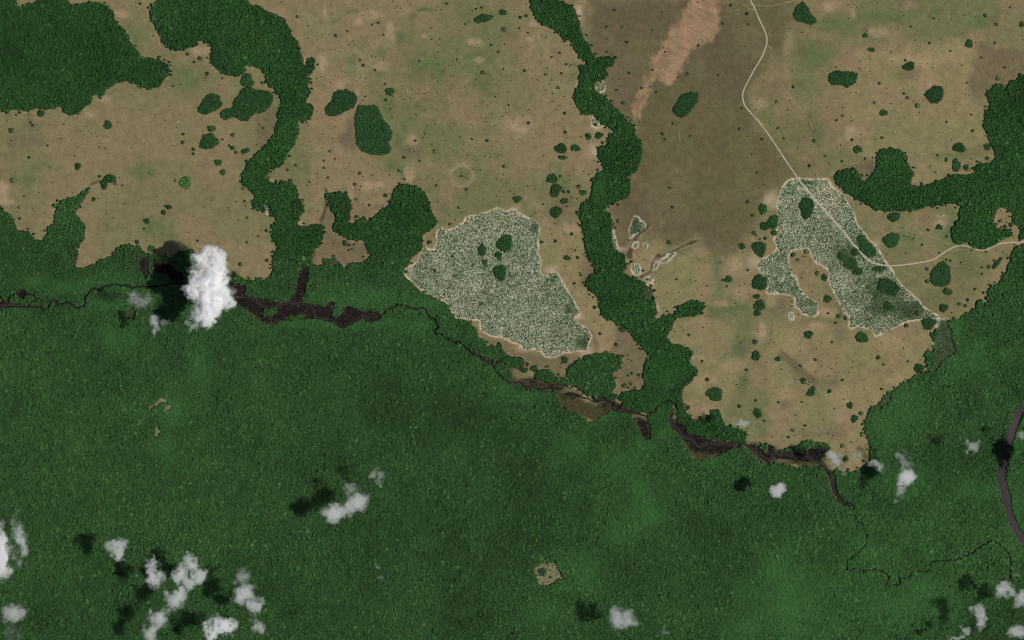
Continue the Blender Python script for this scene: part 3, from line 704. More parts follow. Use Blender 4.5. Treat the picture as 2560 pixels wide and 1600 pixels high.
PALES = T("""@10 960,210,60,45 1270,330,60,150 800,790,70,50 960,900,20,80 1180,620,90,70 650,100,22,80 460,575,26,45 2080,400,90,50 1590,340,40,30
1100,140,140,50 2110,560,60,40 620,600,70,120 1480,1330,70,70 @30 200,400,70,130 600,60,130,60 1380,560,260,80 1500,780,120,160 800,1250,110,90 1900,950,80,40
1320,50,110,50 800,130,40,50 1750,480,220,120 1050,300,120,60 1500,550,320,110 @20 180,370,40,30 200,220,60,40 600,110,60,80 650,200,20,90 2280,640,60,130 2340,980,90,70 640,820,60,90 60,1180,160,130 @21 130,350,30,40 260,430,60,50 330,600,100,80 350,1030,60,50
2100,1000,90,110 2160,1250,120,80 1990,1350,90,40 2400,380,50,50 570,650,120,60 @22 680,60,60,50 850,270,100,50 1800,30,120,60 1800,350,120,50 2350,130,90,110 2080,430,120,100 1800,560,150,60 1850,850,110,70
@32 240,220,110,140 450,60,160,60 660,130,50,18 400,420,80,80 700,720,160,120 150,680,80,100 1250,560,160,60 700,900,130,90 1150,200,200,120 @31 40,1340,70,90 560,1440,100,60 1650,530,80,30 1640,600,90,60 540,240,80,60 @00 880,1080,90,50 1900,490,110,60 1990,420,60,50
1150,130,90,60 1000,930,70,50 @01 30,330,70,110 30,250,80,60 60,400,80,40 @11 430,600,50,40 130,190,60,24 1100,240,150,60 1450,130,70,120 900,310,40,120""")
for e in PALES:
    C = mixc(C, sm(ell(px, py, e) * (.3 + 1.2 * f18), .22, .8)[:, None] * .72, lin(154, 134, 105))
for p in TANS:
    m = blur(fill(p), 6)
    C = mixc(C, wob(m, 8, 30, 80) * .6, lin(134, 121, 87))
BURNT_M = blur(fill(BURNT), 12)
bw = wob(BURNT_M, 22, 45, 90) * (.72 + .45 * sm(fbm(px, py, 55, 4, 92)[:, None], .3, .65)).clip(0, 1)
bcol = mixc(np.tile(lin(90, 80, 62), (len(px), 1)), sm(n1 + .15 * (px[:, None] - 1650) / 300, .42, .68), lin(93, 86, 60))
C = C * (1 - bw * .88) + bcol * bw * .88
for p in BROWNS:
    C = mixc(C, wob(blur(fill(p), 5), 8, 40, 95) * .7, lin(102, 90, 70))
for e in T('@30 250,1290,270,190 300,330,140,260 @31 250,60,330,110'):
    C = mixc(C, (ell(px, py, e) * (.3 + .9 * f18))[:, None] * .6, lin(97, 92, 64))
GREYS = T("""@10 850,1330,90,70 900,1180,40,90 1450,1440,90,60 @21 480,450,120,90 400,560,90,60 @00 330,1180,120,60 250,1320,180,100 @22 2190,260,60,60
@32 680,130,60,110 260,450,80,90 380,560,70,60 600,600,80,60 650,1060,110,80 160,800,50,60 380,1080,180,60 @11 1150,450,90,40 1740,440,120,60 1000,480,110,50
@30 2150,180,60,90 1330,40,110,60 1330,700,110,50 80,850,110,80 @31 120,1360,110,90 680,1400,60,110 1000,80,90,70""")
for e in GREYS:
    C = mixc(C, ell(px, py, e)[:, None] * .5, lin(97, 87, 72))
sw = wob(blur(fill(SCAR), 4), 12, 12, 100) * (.6 + .6 * sm(fbm((px * .83 + py * .56) / 4, px * .56 - py * .83, 5, 3, 102)[:, None], .25, .6)).clip(0, 1)
scol = mixc(np.tile(lin(158, 127, 102), (len(px), 1)), sm(n3, .4, .7) * .6, lin(140, 117, 88))
C = C * (1 - sw * .85) + scol * sw * .85
for p in SCAR_DARK:
    C = mixc(C, wob(blur(fill(p), 3), 6, 14, 104) * .6, lin(112, 96, 72))
for L_, w_ in GLINES:
    C = mixc(C, wob(blur(lines_mask([L_], w_ * .7), 1), 5, 9, 106) * .5, lin(80, 96, 58))
rd = np.hypot(px - 1153, py - 440) + (f14 - .5) * 8
C = mixc(C, (np.exp(-((rd - 27) / 4.5) ** 2) * .55)[:, None], lin(146, 130, 100))
for L_, w_ in BLINES:
    C = mixc(C, wob(blur(lines_mask([L_], w_), 2), 5, 16, 106) * .6, lin(92, 79, 60))
# wet drains
C = mixc(C, sm(wob(blur(fills(DRAINS), 5), 3, 12, 112), .05, .35) * .55 * (py > 560)[:, None], lin(142, 127, 102))
C = mixc(C, sm(wob(blur(fills(DRAINS), 1), 2, 14, 110), .1, .7) * .92, lin(72, 60, 46))
# thin bare rim where the grass meets the woods
edge = wob(blur(FOREST_MASK, 3), 4, 10, 114)
C = mixc(C, sm(edge, .02, .2) * sm(fbm(px, py, 45, 3, 116)[:, None], .42, .6) * .5, lin(152, 131, 106))
# pale sand rim and white sand of the speckled shrublands
rim = wob(blur(SPECK_MASK & ~FOREST_MASK, 3), 4, 14, 120)
C = mixc(C, sm(rim, .05, .35) * .95, lin(190, 171, 146))
spk = wob(SPECK_MASK, 4, 10, 125).astype(float)
C = mixc(C, spk, lin(168, 169, 147))
for s in ("@31 540,280,90,50", "@31 630,400,90,90", "@21 2290,960,70,70", "@31 40,380,80,90", "@11 2330,540,60,70", "@21 30,520,60,80", "@22 100,270,60,30", "@22 700,300,60,60",
          "@21 370,1040,60,30", "@21 1320,1170,30,60", "@21 1380,1400,26,60", "@21 620,1480,60,30", "@21 1400,960,60,30", "@21 1020,840,60,20", "@31 1000,800,60,30", "@11 1480,1010,60,40",
          "@20 640,120,24,60", "@20 800,1180,50,60", "@20 780,1420,50,60"):
    C = mixc(C, ell(px, py, T(s)[0])[:, None] * .55, lin(186, 164, 142))
# clearings in the rain forest
C = mixc(C, wob(CLEAR_MASK, 2, 8, 130).astype(float), lin(113, 111, 84))
# swamp fringes and forest floor
FRINGE = fills([T("@12 2230,365 2310,365 2419,440 @22 0,560 90,550 470,600 530,640 420,705 0,650 @12 2330,565 2250,440"), T("@22 400,690 640,740 800,830 940,790 960,850 860,880 780,950 700,940 640,900 540,870 460,820"),
                T("@22 1560,1050 1640,1160 1700,1250 1960,1260 1940,1290 1830,1330 1740,1320 1640,1240"),
                T("@22 2230,1190 2330,1290 2419,1360 2419,1400 2320,1350 2260,1270"), T("@32 0,1340 300,1330 480,1370 450,1390 200,1370 60,1350 0,1370"),
                T("@11 520,880 560,840 560,900 520,960"), T("@12 60,20 240,10 300,60 140,80 60,60"), T("@12 560,0 800,80 640,30"),
                T("@12 2240,360 2310,365 2419,440 2419,520 2370,500 2350,440"), T("@01 2200,1380 2419,1470 2419,1510 2300,1430")])
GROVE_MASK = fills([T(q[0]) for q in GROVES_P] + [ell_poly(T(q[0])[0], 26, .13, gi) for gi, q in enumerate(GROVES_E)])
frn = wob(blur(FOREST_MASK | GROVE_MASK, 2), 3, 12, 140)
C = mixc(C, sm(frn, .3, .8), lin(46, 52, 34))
isl = wob(blur(SWAMP_MASK, 8), 5, 16, 150)
C = mixc(C, sm(isl, .03, .5) * .85, lin(50, 48, 35))
C = mixc(C, wob(blur(FRINGE, 4), 8, 20, 155) * .94, lin(55, 55, 35))
rough = (.80 + .26 * fbm(px, py, 6, 3, 160) + .14 * fbm(px, py, 22, 3, 165))[:, None]
C = np.clip(C * rough * .85, 0, 1)

gm, gnt, gb = new_mat('savanna_grass_and_soil')
at = gnt.nodes.new('ShaderNodeAttribute'); at.attribute_name = 'cover'; at.attribute_type = 'GEOMETRY'
na = noise_node(gnt, 0.14, 5, .7)
nb = noise_node(gnt, 0.02, 5, .6)
nc = noise_node(gnt, 0.0045, 6, .6)
c0 = scale_colour(gnt, at.outputs['Color'], ramp(gnt, na.outputs[0], .3, .7, .74, 1.26))
c1 = scale_colour(gnt, c0, ramp(gnt, nb.outputs[0], .3, .7, .86, 1.14))
tw = gnt.nodes.new('ShaderNodeVectorMath'); tw.operation = 'MULTIPLY'
gnt.links.new(c1, tw.inputs[0])
gnt.links.new(mix_colour(gnt, ramp(gnt, nc.outputs[0], .38, .62, 0, 1), (.97, 1.02, .97), (1.03, .99, 1.01)), tw.inputs[1])
gnt.links.new(tw.outputs[0], gb.inputs['Base Color'])
bmp = gnt.nodes.new('ShaderNodeBump'); bmp.inputs['Strength'].default_value = .5; bmp.inputs['Distance'].default_value = 1.2
gnt.links.new(na.outputs[0], bmp.inputs['Height']); gnt.links.new(bmp.outputs[0], gb.inputs['Normal'])

nxg, nyg = len(gx), len(gy)
V = np.column_stack([(px - 1280) * M, (800 - py) * M, np.zeros(len(px))])
idx = np.arange(nxg * nyg).reshape(nyg, nxg)
F = np.column_stack([idx[:-1, :-1].ravel(), idx[1:, :-1].ravel(), idx[1:, 1:].ravel(), idx[:-1, 1:].ravel()])
me = fast_mesh('ground', V, F, gm)
colour_attr(me, 'cover', C)
ground = bpy.data.objects.new('ground', me); COL.objects.link(ground)
tag(ground, 'tan and brown savanna grassland with bare soil patches', 'ground', kind='structure')
# the land beyond the survey, out to the horizon
xa, xb, ya, yb = V[:, 0].min(), V[:, 0].max(), V[:, 1].min(), V[:, 1].max()
B = 90000
far = mesh_obj('terrain', [(-B, -B, 0), (B, -B, 0), (B, B, 0), (-B, B, 0), (xa, ya, 0), (xb, ya, 0), (xb, yb, 0), (xa, yb, 0)],
               [(0, 1, 5, 4), (1, 2, 6, 5), (2, 3, 7, 6), (3, 0, 4, 7)], flat_mat('far_land', lin(48, 68, 42), .4, .004, c2=lin(100, 92, 66)))
tag(far, 'distant forest and grassland plain beyond the valley', 'terrain', kind='structure')


# ------------------------------------------------------------------ sheets and ribbons: river, swamps, creek, road, tracks
def ragged(poly, step=3.0, amp=1.2, seed=0):
    out = []
    n = len(poly)
    for i in range(n):
        a, b = np.array(poly[i][:2]), np.array(poly[(i + 1) % n][:2])
        L = np.hypot(*(b - a)); k = max(1, int(L / step))
        nrm = np.array([-(b - a)[1], (b - a)[0]]) / max(L, 1e-6)
        for j in range(k):
            p = a + (b - a) * j / k
            d = (float(fbm(np.array([p[0]]), np.array([p[1]]), 7, 3, 200 + seed)[0]) - .5) * 2 * amp
            out.append(p + nrm * d)
    return out


def sheet(name, poly, z, mat, seed=0, amp=1.2):
    P = ragged(poly, 3.0, amp, seed)
    vs = [Vector(W(p[0], p[1], z)) for p in P]
    tris = mgeo.tessellate_polygon([vs])
    fs = []
    for t in tris:
        a, b, c = (vs[i] for i in t)
        fs.append(t if (b - a).cross(c - a).z > 0 else t[::-1])
    return mesh_obj(name, vs, fs, mat)


def smooth_line(L, step=4.0):
    P = np.array([p[:2] for p in L])
    Q = np.vstack([2 * P[0] - P[1], P, 2 * P[-1] - P[-2]])
    out = []
    for i in range(1, len(Q) - 2):
        p0, p1, p2, p3 = Q[i - 1], Q[i], Q[i + 1], Q[i + 2]
        n = max(1, int(np.hypot(*(p2 - p1)) / step))
        for t in np.arange(n) / n:
            out.append(.5 * ((2 * p1) + (-p0 + p2) * t + (2 * p0 - 5 * p1 + 4 * p2 - p3) * t * t + (-p0 + 3 * p1 - 3 * p2 + p3) * t ** 3))
    out.append(P[-1])
    return np.array(out)


def ribbon(name, L, width, z, mat, jit=.12, seed=0, crown=0.0, keep=None, taper=False):
    P = smooth_line(L)
    d = np.gradient(P, axis=0); d /= np.maximum(np.hypot(d[:, 0], d[:, 1]), 1e-6)[:, None]
    nn = np.column_stack([-d[:, 1], d[:, 0]])
    wv = width / 2 * (1 + jit * 2 * (fbm(P[:, 0], P[:, 1], 9, 2, 300 + seed) - .5) * 2)
    if taper: wv = np.where((P[:, 0] > 2095) & (P[:, 1] > 1275), wv * .6, wv)
    vs, fs = [], []
    ok = np.ones(len(P), bool) if keep is None else samp(keep, P[:, 0], P[:, 1])
    for p, n, w_ in zip(P, nn, wv):
        for k, dz in ((-1, 0), (0, crown), (1, 0)):
            vs.append(W(p[0] + n[0] * w_ * k, p[1] + n[1] * w_ * k, z + dz))
    for i in range(len(P) - 1):
        if ok[i] and ok[i + 1]:
            a = 3 * i
            fs += [(a, a + 1, a + 4, a + 3), (a + 1, a + 2, a + 5, a + 4)]
    return mesh_obj(name, vs, fs, mat)


o = sheet('river', RIVER, .25, M_RIVER, 1, 1.5)
tag(o, 'broad curving purple-grey river at the right edge of the forest', 'river', kind='structure')
SW_L = ["narrow black swamp along the creek at the left edge", "small round black pool beside the creek near the left edge",
        "black swamp strip left of the big cloud shadow", "black swamp lying under the big cloud shadow",
        "largest sprawling black swamp right of the big white cloud", "tiny black pool in the creek's middle run",
        "long black swamp under the riverside wood left of centre", "blackish mire where the creek bends below the shrubland",
        "blackish mire on the brown flat south of the creek", "thin black swamp on the creek's upper bank",
        "lone black pool south of the creek among the trees", "large black swamp on both banks of the creek right of centre",
        "long black swamp under the lower right savanna", "reddish-black swamp where the creek turns south"]
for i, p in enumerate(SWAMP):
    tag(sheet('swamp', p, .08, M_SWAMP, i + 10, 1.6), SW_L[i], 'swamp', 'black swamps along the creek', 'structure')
for i, p in enumerate(ISLES):
    tag(sheet('marsh_island', p, .14, flat_mat('marsh_turf', lin(56, 78, 44), .25, .1), i + 40, 1.2), 'green marsh island inside the largest black swamp', 'island',
        'marsh islands in the swamp', 'structure')
for i, L in enumerate(CREEKS):
    b = ribbon('creek_bank', L, 5.2, .2, M_BANK, .25, i, keep=SWAMP_MASK)
    tag(b, 'pale muddy levee lining the creek through the black swamps' if i == 2 else 'muddy creek levee beside a small swamp', 'bank', kind='structure')
    c = ribbon('creek', L, 3.4 if i == 2 else 2.4, .3, M_CREEK, .3, i, taper=True)
    tag(c, ["short black creek arm leading to the round pool", "looping black side creek right of the round pool",
            "long winding black creek crossing the whole valley", "short black creek arm left of the cloud shadow"][i], 'creek', kind='structure')
road = ribbon('road', ROAD, 3.3, .35, M_ROAD, .08, 5, .25)
tag(road, 'pale gravel road winding down and then east across the savanna', 'road', kind='structure')
for i, (L, w_) in enumerate(TRACKS):
    tag(ribbon('track', L, w_, .12, M_TRACK, .5, i), 'faint pale footpath worn into the grass', 'track', 'faint footpaths on the savanna', 'structure')


# ------------------------------------------------------------------ trees
def ico(sub):
    bm = bmesh.new()
    bmesh.ops.create_icosphere(bm, subdivisions=sub, radius=1)
    v = np.array([q.co[:] for q in bm.verts]); f = np.array([[q.index for q in t.verts] for t in bm.faces])
    bm.free()
    return v, f


ICO_V, ICO_F = ico(2)       # 42 verts, 80 faces


def crown_geo(rg, lobes=6, spread=.55, flat=.75):
    """leafy crown of unit radius sitting around z = 0..1.2"""
    vs, fs = [], []
    n = 0
    for k in range(lobes):
        a = 2 * math.pi * k / max(1, lobes - 1) + rg.uniform(-.4, .4)
        d = spread * rg.uniform(.7, 1.15) if k else 0
        r = rg.uniform(.42, .58) if k else .62
        c = np.array([d * math.cos(a), d * math.sin(a), rg.uniform(.35, .6) if k else .62])
        j = np.array([rg.uniform(.74, 1.2) for _ in ICO_V])[:, None]
        vs.append(ICO_V * j * np.array([r, r, r * flat]) + c)
        fs.append(ICO_F + n)
        n += len(ICO_V)
    return np.vstack(vs), np.vstack(fs)


def trunk_geo(rg, r=.07, limbs=4):
    vs, fs = [], []

    def cone(p, q, r0, r1):
        p, q = Vector(p), Vector(q)
        ax = (q - p).normalized()
        u = ax.orthogonal().normalized(); w = ax.cross(u)
        b = len(vs)
        for c, rr in ((p, r0), (q, r1)):
            for i in range(6):
                t = i * math.pi / 3
                vs.append(tuple(c + u * math.cos(t) * rr + w * math.sin(t) * rr))
        for i in range(6):
            k = (i + 1) % 6
            fs.append((b + i, b + k, b + 6 + k)); fs.append((b + i, b + 6 + k, b + 6 + i))

    cone((0, 0, -.05), (0, 0, .25), r * 1.5, r)
    cone((0, 0, .25), (0, 0, .55), r, r * .6)
    for i in range(limbs):
        a = 2 * math.pi * i / limbs + rg.uniform(-.4, .4)
        cone((0, 0, rg.uniform(.2, .3)), (.45 * math.cos(a), .45 * math.sin(a), rg.uniform(.45, .6)), r * .6, r * .25)
    return np.array(vs), np.array(fs)


PROTO = bpy.data.collections.new('forest_tree_kinds')
SHRUB = bpy.data.collections.new('shrub_kinds')
for k in range(7):
    rg = random.Random(50 + k)
    v, f = crown_geo(rg, 6, .5, rg.uniform(.8, 1.1))
    v[:, 2] += .55
    tv, tf = trunk_geo(rg, .06, 4); tv[:, 2] *= 1.7
    me = fast_mesh('forest_tree', np.vstack([v, tv]), np.vstack([f, tf + len(v)]), M_INST)
    me.materials.append(M_BARK)
    me.polygons.foreach_set('material_index', np.r_[np.zeros(len(f), np.int32), np.ones(len(tf), np.int32)])
    PROTO.objects.link(bpy.data.objects.new('forest_tree_%d' % k, me))
for k in range(5):
    rg = random.Random(90 + k)
    v, f = crown_geo(rg, 4, .5, .8)
    v[:, 2] -= .1
    me = fast_mesh('shrub', v, f, M_INST)
    SHRUB.objects.link(bpy.data.objects.new('shrub_%d' % k, me))


def scatter_group(coll, nvar):
    ng = bpy.data.node_groups.new('scatter_' + coll.name, 'GeometryNodeTree')
    ng.interface.new_socket('Geometry', in_out='INPUT', socket_type='NodeSocketGeometry')
    ng.interface.new_socket('Geometry', in_out='OUTPUT', socket_type='NodeSocketGeometry')
    N = ng.nodes
    gi, go = N.new('NodeGroupInput'), N.new('NodeGroupOutput')
    ci = N.new('GeometryNodeCollectionInfo'); ci.inputs['Collection'].default_value = coll
    ci.inputs['Separate Children'].default_value = True; ci.inputs['Reset Children'].default_value = True
    iop = N.new('GeometryNodeInstanceOnPoints'); iop.inputs['Pick Instance'].default_value = True

    def attr(name, typ):
        a = N.new('GeometryNodeInputNamedAttribute'); a.data_type = typ; a.inputs['Name'].default_value = name
        return next(s for s in a.outputs if s.enabled and s.name == 'Attribute')

    L = ng.links.new
    L(gi.outputs[0], iop.inputs['Points']); L(ci.outputs[0], iop.inputs['Instance'])
    L(attr('variant', 'INT'), iop.inputs['Instance Index'])
    er = N.new('FunctionNodeEulerToRotation'); L(attr('turn', 'FLOAT_VECTOR'), er.inputs[0]); L(er.outputs[0], iop.inputs['Rotation'])
    L(attr('size', 'FLOAT_VECTOR'), iop.inputs['Scale'])
    L(iop.outputs[0], go.inputs[0])
    return ng, nvar


G_TREE = scatter_group(PROTO, 7)
G_SHRUB = scatter_group(SHRUB, 5)


def scatter(name, x, y, size, hgt, tint, grp, label, cat, z=0.0):
    n = len(x)
    me = bpy.data.meshes.new(name)
    me.vertices.add(n)
    me.vertices.foreach_set('co', np.column_stack([(x - 1280) * M, (800 - y) * M, np.full(n, z)]).astype(np.float32).ravel())
    colour_attr(me, 'tint', tint)
    a = me.attributes.new('variant', 'INT', 'POINT'); a.data.foreach_set('value', RNG.integers(0, grp[1], n).astype(np.int32))
    a = me.attributes.new('turn', 'FLOAT_VECTOR', 'POINT')
    a.data.foreach_set('vector', np.column_stack([np.zeros(n), np.zeros(n), RNG.uniform(0, 6.28, n)]).astype(np.float32).ravel())
    a = me.attributes.new('size', 'FLOAT_VECTOR', 'POINT')
    a.data.foreach_set('vector', np.column_stack([size, size, hgt]).astype(np.float32).ravel())
    o = bpy.data.objects.new(name, me); COL.objects.link(o)
    md = o.modifiers.new('scatter', 'NODES'); md.node_group = grp[0]
    tag(o, label, cat, None, 'stuff')
    return o


def jitter_grid(step):
    x = np.arange(-96, 2656, step); y = np.arange(-96, 1696, step)
    X, Y = np.meshgrid(x, y)
    X = X + (np.arange(len(y)) % 2)[:, None] * step * .5
    X = X + RNG.uniform(-.42, .42, X.shape) * step; Y = Y + RNG.uniform(-.42, .42, Y.shape) * step
    return X.ravel(), Y.ravel()


SMOOTH = T("""@01 1100,1150,350,120 700,1200,300,80 350,1150,160,60 1000,1350,300,80 @02 1150,180,260,150 1900,450,120,240 1650,800,160,220 1600,1200,120,200 @12 900,30,700,70 300,30,200,60
1500,60,200,90 2350,650,160,160 @11 900,1320,400,110 1600,1340,260,110 1150,1280,300,90 @21 850,250,60,130 @22 1400,850,100,200 150,720,200,60 900,930,200,60 1250,1180,150,80 600,1200,160,160 1000,1350,220,160 1500,500,180,200 1900,1340,150,60 1430,1060,120,100
@32 1900,400,260,160 1300,850,250,250 1150,1000,200,200 2250,330,90,80 2000,250,150,150 2350,1200,60,200 1800,100,100,200 1350,1500,250,150 2340,800,50,40 @23 1200,80,250,120 1300,300,200,180 2250,1400,250,180 300,1250,200,120 700,850,200,200 1000,550,120,120
@33 200,1200,420,420 100,900,200,200 2350,300,120,400 1500,1050,350,200 1250,1200,350,150 200,650,90,90 2000,100,300,120 900,650,120,120 2250,60,120,100 @01 1790,900,80,80""")


def forest_tint(x, y):
    a = fbm(x, y, 130, 4, 400); b = fbm(x, y, 34, 4, 410)
    lite = np.zeros(len(x))
    for e in SMOOTH:
        lite = np.maximum(lite, ell(x, y, e))
    big_ = np.ones(len(x))
    for e, w_ in (((960, 1200, 420, 330), -.10), ((200, 1450, 330, 260), -.05), ((2250, 1450, 420, 260), .16), ((1700, 1280, 330, 200), .05), ((2300, 950, 330, 300), .08), ((250, 900, 300, 160), .04), ((450, 1080, 120, 220), .14)):  # bottom right ellipse puts thin haze into the leaf tint as lighter green
        big_ += w_ * ell(x, y, e)
    base = lin(48, 79, 43)[None] * (big_ * (0.70 + .55 * a + .35 * (b - .5)))[:, None]
    r = RNG.random(len(x))
    t = base * np.exp(RNG.normal(0, .17, len(x)))[:, None]
    t = np.where((r < .06)[:, None], t * np.array([1.35, 1.25, 1.2]), t)            # pale crowns
    t = np.where(((r > .06) & (r < .10))[:, None], t * np.array([1.45, .95, 1.05]), t)   # reddish young leaves
    t = np.where(((r > .10) & (r < .125))[:, None], t * np.array([1.35, 1.3, .85]), t)   # yellow-green crowns
    L = lin(49, 88, 44)[None] * np.exp(RNG.normal(0, .10, len(x)))[:, None] * (.85 + .3 * b)[:, None]
    k = (lite * .55 * (.5 + .8 * b))[:, None]
    return np.clip(t * (1 - k) + L * k, 0, 1), lite


fx, fy = jitter_grid(3.05)
ex = fx + (fbm(fx, fy, 8, 4, 420, .7) - .5) * 10; ey = fy + (fbm(fx, fy, 8, 4, 430, .7) - .5) * 10
ok = samp(TREE_MASK, ex, ey) & samp(TREE_MASK | ~CREEK_LINE, fx, fy) & ~samp(CREEK_LINE | ROAD_MASK | SWAMP_MASK | RIVER_MASK, fx, fy)
near_f = samp(blur(FOREST_MASK, 5), fx, fy)                           # stray trees in front of the forest edge
stray = (near_f > .02) & (RNG.random(len(fx)) < .16 * near_f + .05 * sm(fbm(fx, fy, 30, 3, 436), .5, .7))
stray &= ~samp(FOREST_MASK | CREEK_LINE | ROAD_MASK | SWAMP_MASK | RIVER_MASK | SPECK_MASK | CLEAR_MASK, fx, fy)
ok |= stray
fx, fy = fx[ok], fy[ok]
tint, lite = forest_tint(fx, fy)
sz = 3.05 * M * .90 * np.exp(RNG.normal(0, .18, len(fx)))
hg = RNG.normal(11, 1.9, len(fx)).clip(6, 18) * (1 - .45 * lite)
emer = RNG.random(len(fx)) < .025 * (1 - lite)                     # emergent giants with broad pale crowns
sz = np.where(emer, sz * RNG.uniform(1.3, 1.8, len(fx)), sz); hg = np.where(emer, hg * 1.35, hg)
tint = np.where(emer[:, None], tint * np.array([1.12, 1.08, 1.05]), tint)
creek_y = np.interp(fx, [-100, 100, 215, 300, 430, 570, 700, 860, 1010, 1085, 1280, 1450, 1615, 1625, 2700],
                    [765, 770, 760, 715, 715, 720, 765, 815, 760, 820, 955, 985, 1035, 600, 560])
in_nw = samp(fill(F_NW), fx, fy); in_gal = samp(fill(F_GALLERY), fx, fy); in_e = samp(fill(F_EAST), fx, fy); in_b = samp(fills(F_BANK), fx, fy)
in_isle = samp(ISLE_MASK, fx, fy)
cls = np.full(len(fx), 0)
south = (fy > creek_y)
cls[south] = 1
cls[~south & (fx < 400)] = 2
tint = np.where((in_gal | in_e | in_nw | ((cls == 0) & (fy < 640)))[:, None], tint * np.array([.74, .85, .75]), tint)
cls[in_nw] = 3; cls[in_gal & ((fx < 1620) | (fy < 1035))] = 4; cls[in_e] = 5; cls[in_b] = 6; cls[in_isle] = 7
NAMES = [('gallery_forest', 'western gallery forest winding from the top edge down to the black swamps', 'forest'),
         ('rainforest', 'vast dense dark green rainforest filling the land south of the creek', 'forest'),
         ('riverside_forest', 'forest on the left edge with a finger reaching into the savanna', 'forest'),
         ('forest', 'dense forest filling the top left corner', 'forest'),
         ('gallery_forest', 'central gallery forest strip running from the top edge to the creek', 'forest'),
         ('forest', 'dark eastern forest with an arm reaching left above the road', 'forest'),
         ('riverside_forest', 'small riverside woods along the creek bank right of centre', 'woods'),
         ('marsh_bush', 'low bushes on the marsh islands of the swamp', 'bushes')]
for k, (nm, lb, ct) in enumerate(NAMES):
    q = cls == k
    if q.any():
        scatter(nm, fx[q], fy[q], sz[q], hg[q], tint[q], G_TREE, lb, ct)

# low shrubs of the white-sand heaths
hx, hy = jitter_grid(1.45)
ok = samp(SPECK_MASK, hx + (fbm(hx, hy, 8, 2, 440) - .5) * 5, hy + (fbm(hx, hy, 8, 2, 441) - .5) * 5)
ok &= ~samp(ROAD_MASK, hx, hy)
hx, hy = hx[ok], hy[ok]
dens = .66 + .55 * (fbm(hx, hy, 34, 3, 450) - .5) + .15 * (fbm(hx, hy, 9, 2, 455) - .5)
for s, w_ in (("@31 540,280,90,50", -.35), ("@31 630,400,90,90", -.2), ("@31 120,300,60,90", -.2), ("@21 30,520,60,80", -.2), ("@21 220,640,60,60", .3), ("@21 400,1120,60,90", .3), ("@21 560,1350,80,120", .3),
              ("@22 640,220,80,70", .3), ("@31 760,900,220,160", .28), ("@31 950,800,120,120", .25), ("@31 1350,1400,200,130", .38), ("@31 1000,1330,160,110", .22), ("@31 1150,1200,200,160", .25), ("@31 850,700,120,120", .15), ("@31 1200,1450,200,80", .25), ("@31 330,1350,90,160", .25),
              ("@31 230,1000,60,220", .15), ("@21 1170,620,60,120", .35), ("@32 1640,250,60,120", -.05), ("@31 350,210,100,30", .3), ("@31 1050,980,80,40", .3), ("@22 350,300,90,60", .15), ("@11 1560,1180,120,60", .12)):
    dens += w_ * ell(hx, hy, T(s)[0])
ok = RNG.random(len(hx)) < dens
hx, hy = hx[ok], hy[ok]
hs = 1.45 * M * .64 * np.exp(RNG.normal(0, .25, len(hx)))
ht = lin(78, 95, 66)[None] * np.exp(RNG.normal(0, .25, len(hx)))[:, None] * (.8 + .4 * fbm(hx, hy, 30, 2, 460))[:, None]
thick = sm(dens[ok], .85, 1.15)
clump = RNG.random(len(hx)) < .035                                  # bigger bushes standing out of the heath
hs = np.where(clump, hs * 1.9, hs); ht = np.where(clump[:, None], ht * np.array([.62, .74, .62]), ht)
hs = hs * (1 + .5 * thick); ht = ht * (1 - .45 * thick)[:, None]
west = hx < 1440
smallp = (hx > 1440) & (hx < 1860)
tri = (hx > 2330)
lft = (hx < 1000) | ((hx > 1480) & (hx < 1500) & (hy < 330))
for q, lb in ((west & ~lft & (hy > 480), 'speckled green shrubs dotting the white sand of the western heath'),
              (~west & ~smallp & ~tri & ~lft, 'speckled green shrubs on white sand of the heath crossed by the road'),
              (smallp & ~lft, 'small shrub patches on white sand beside the two muddy drains'),
              (tri, 'shrubs of the narrow sandy strip against the eastern rainforest'),
              (lft | (west & (hy <= 480)), 'scattered low shrubs on small bare sandy spots')):
    if q.any():
        scatter('shrubland', hx[q], hy[q], hs[q], hs[q] * 1.1, ht[q], G_SHRUB, lb, 'shrubs')


# tufts of marsh grass that fray the swamp edges
mx, my = jitter_grid(1.9)
near = samp(blur(SWAMP_MASK, 5), mx, my)
inf = samp(blur(FRINGE, 3), mx, my)
pm = np.clip(near * (1 - near) * 3.2, 0, 1) * .8 * sm(fbm(mx, my, 9, 3, 480), .35, .6) + .07 * (near > .9) * sm(fbm(mx, my, 14, 3, 482), .45, .6) + inf * .9 * sm(fbm(mx, my, 12, 3, 484), .2, .55)
q = (RNG.random(len(mx)) < pm) & ~samp(CREEK_LINE | RIVER_MASK, mx, my)
mx, my = mx[q], my[q]
ms = 1.9 * M * .55 * np.exp(RNG.normal(0, .3, len(mx)))
mt = (lin(56, 66, 38)[None] + (lin(74, 64, 42) - lin(56, 66, 38))[None] * RNG.random(len(mx))[:, None]) * np.exp(RNG.normal(0, .2, len(mx)))[:, None]
scatter('marsh_grass', mx, my, ms, ms * .5, mt, G_SHRUB, 'olive brown marsh grass tufts fringing the black swamps', 'grass')


# ------------------------------------------------------------------ groves and single trees as things
GSTAT = []


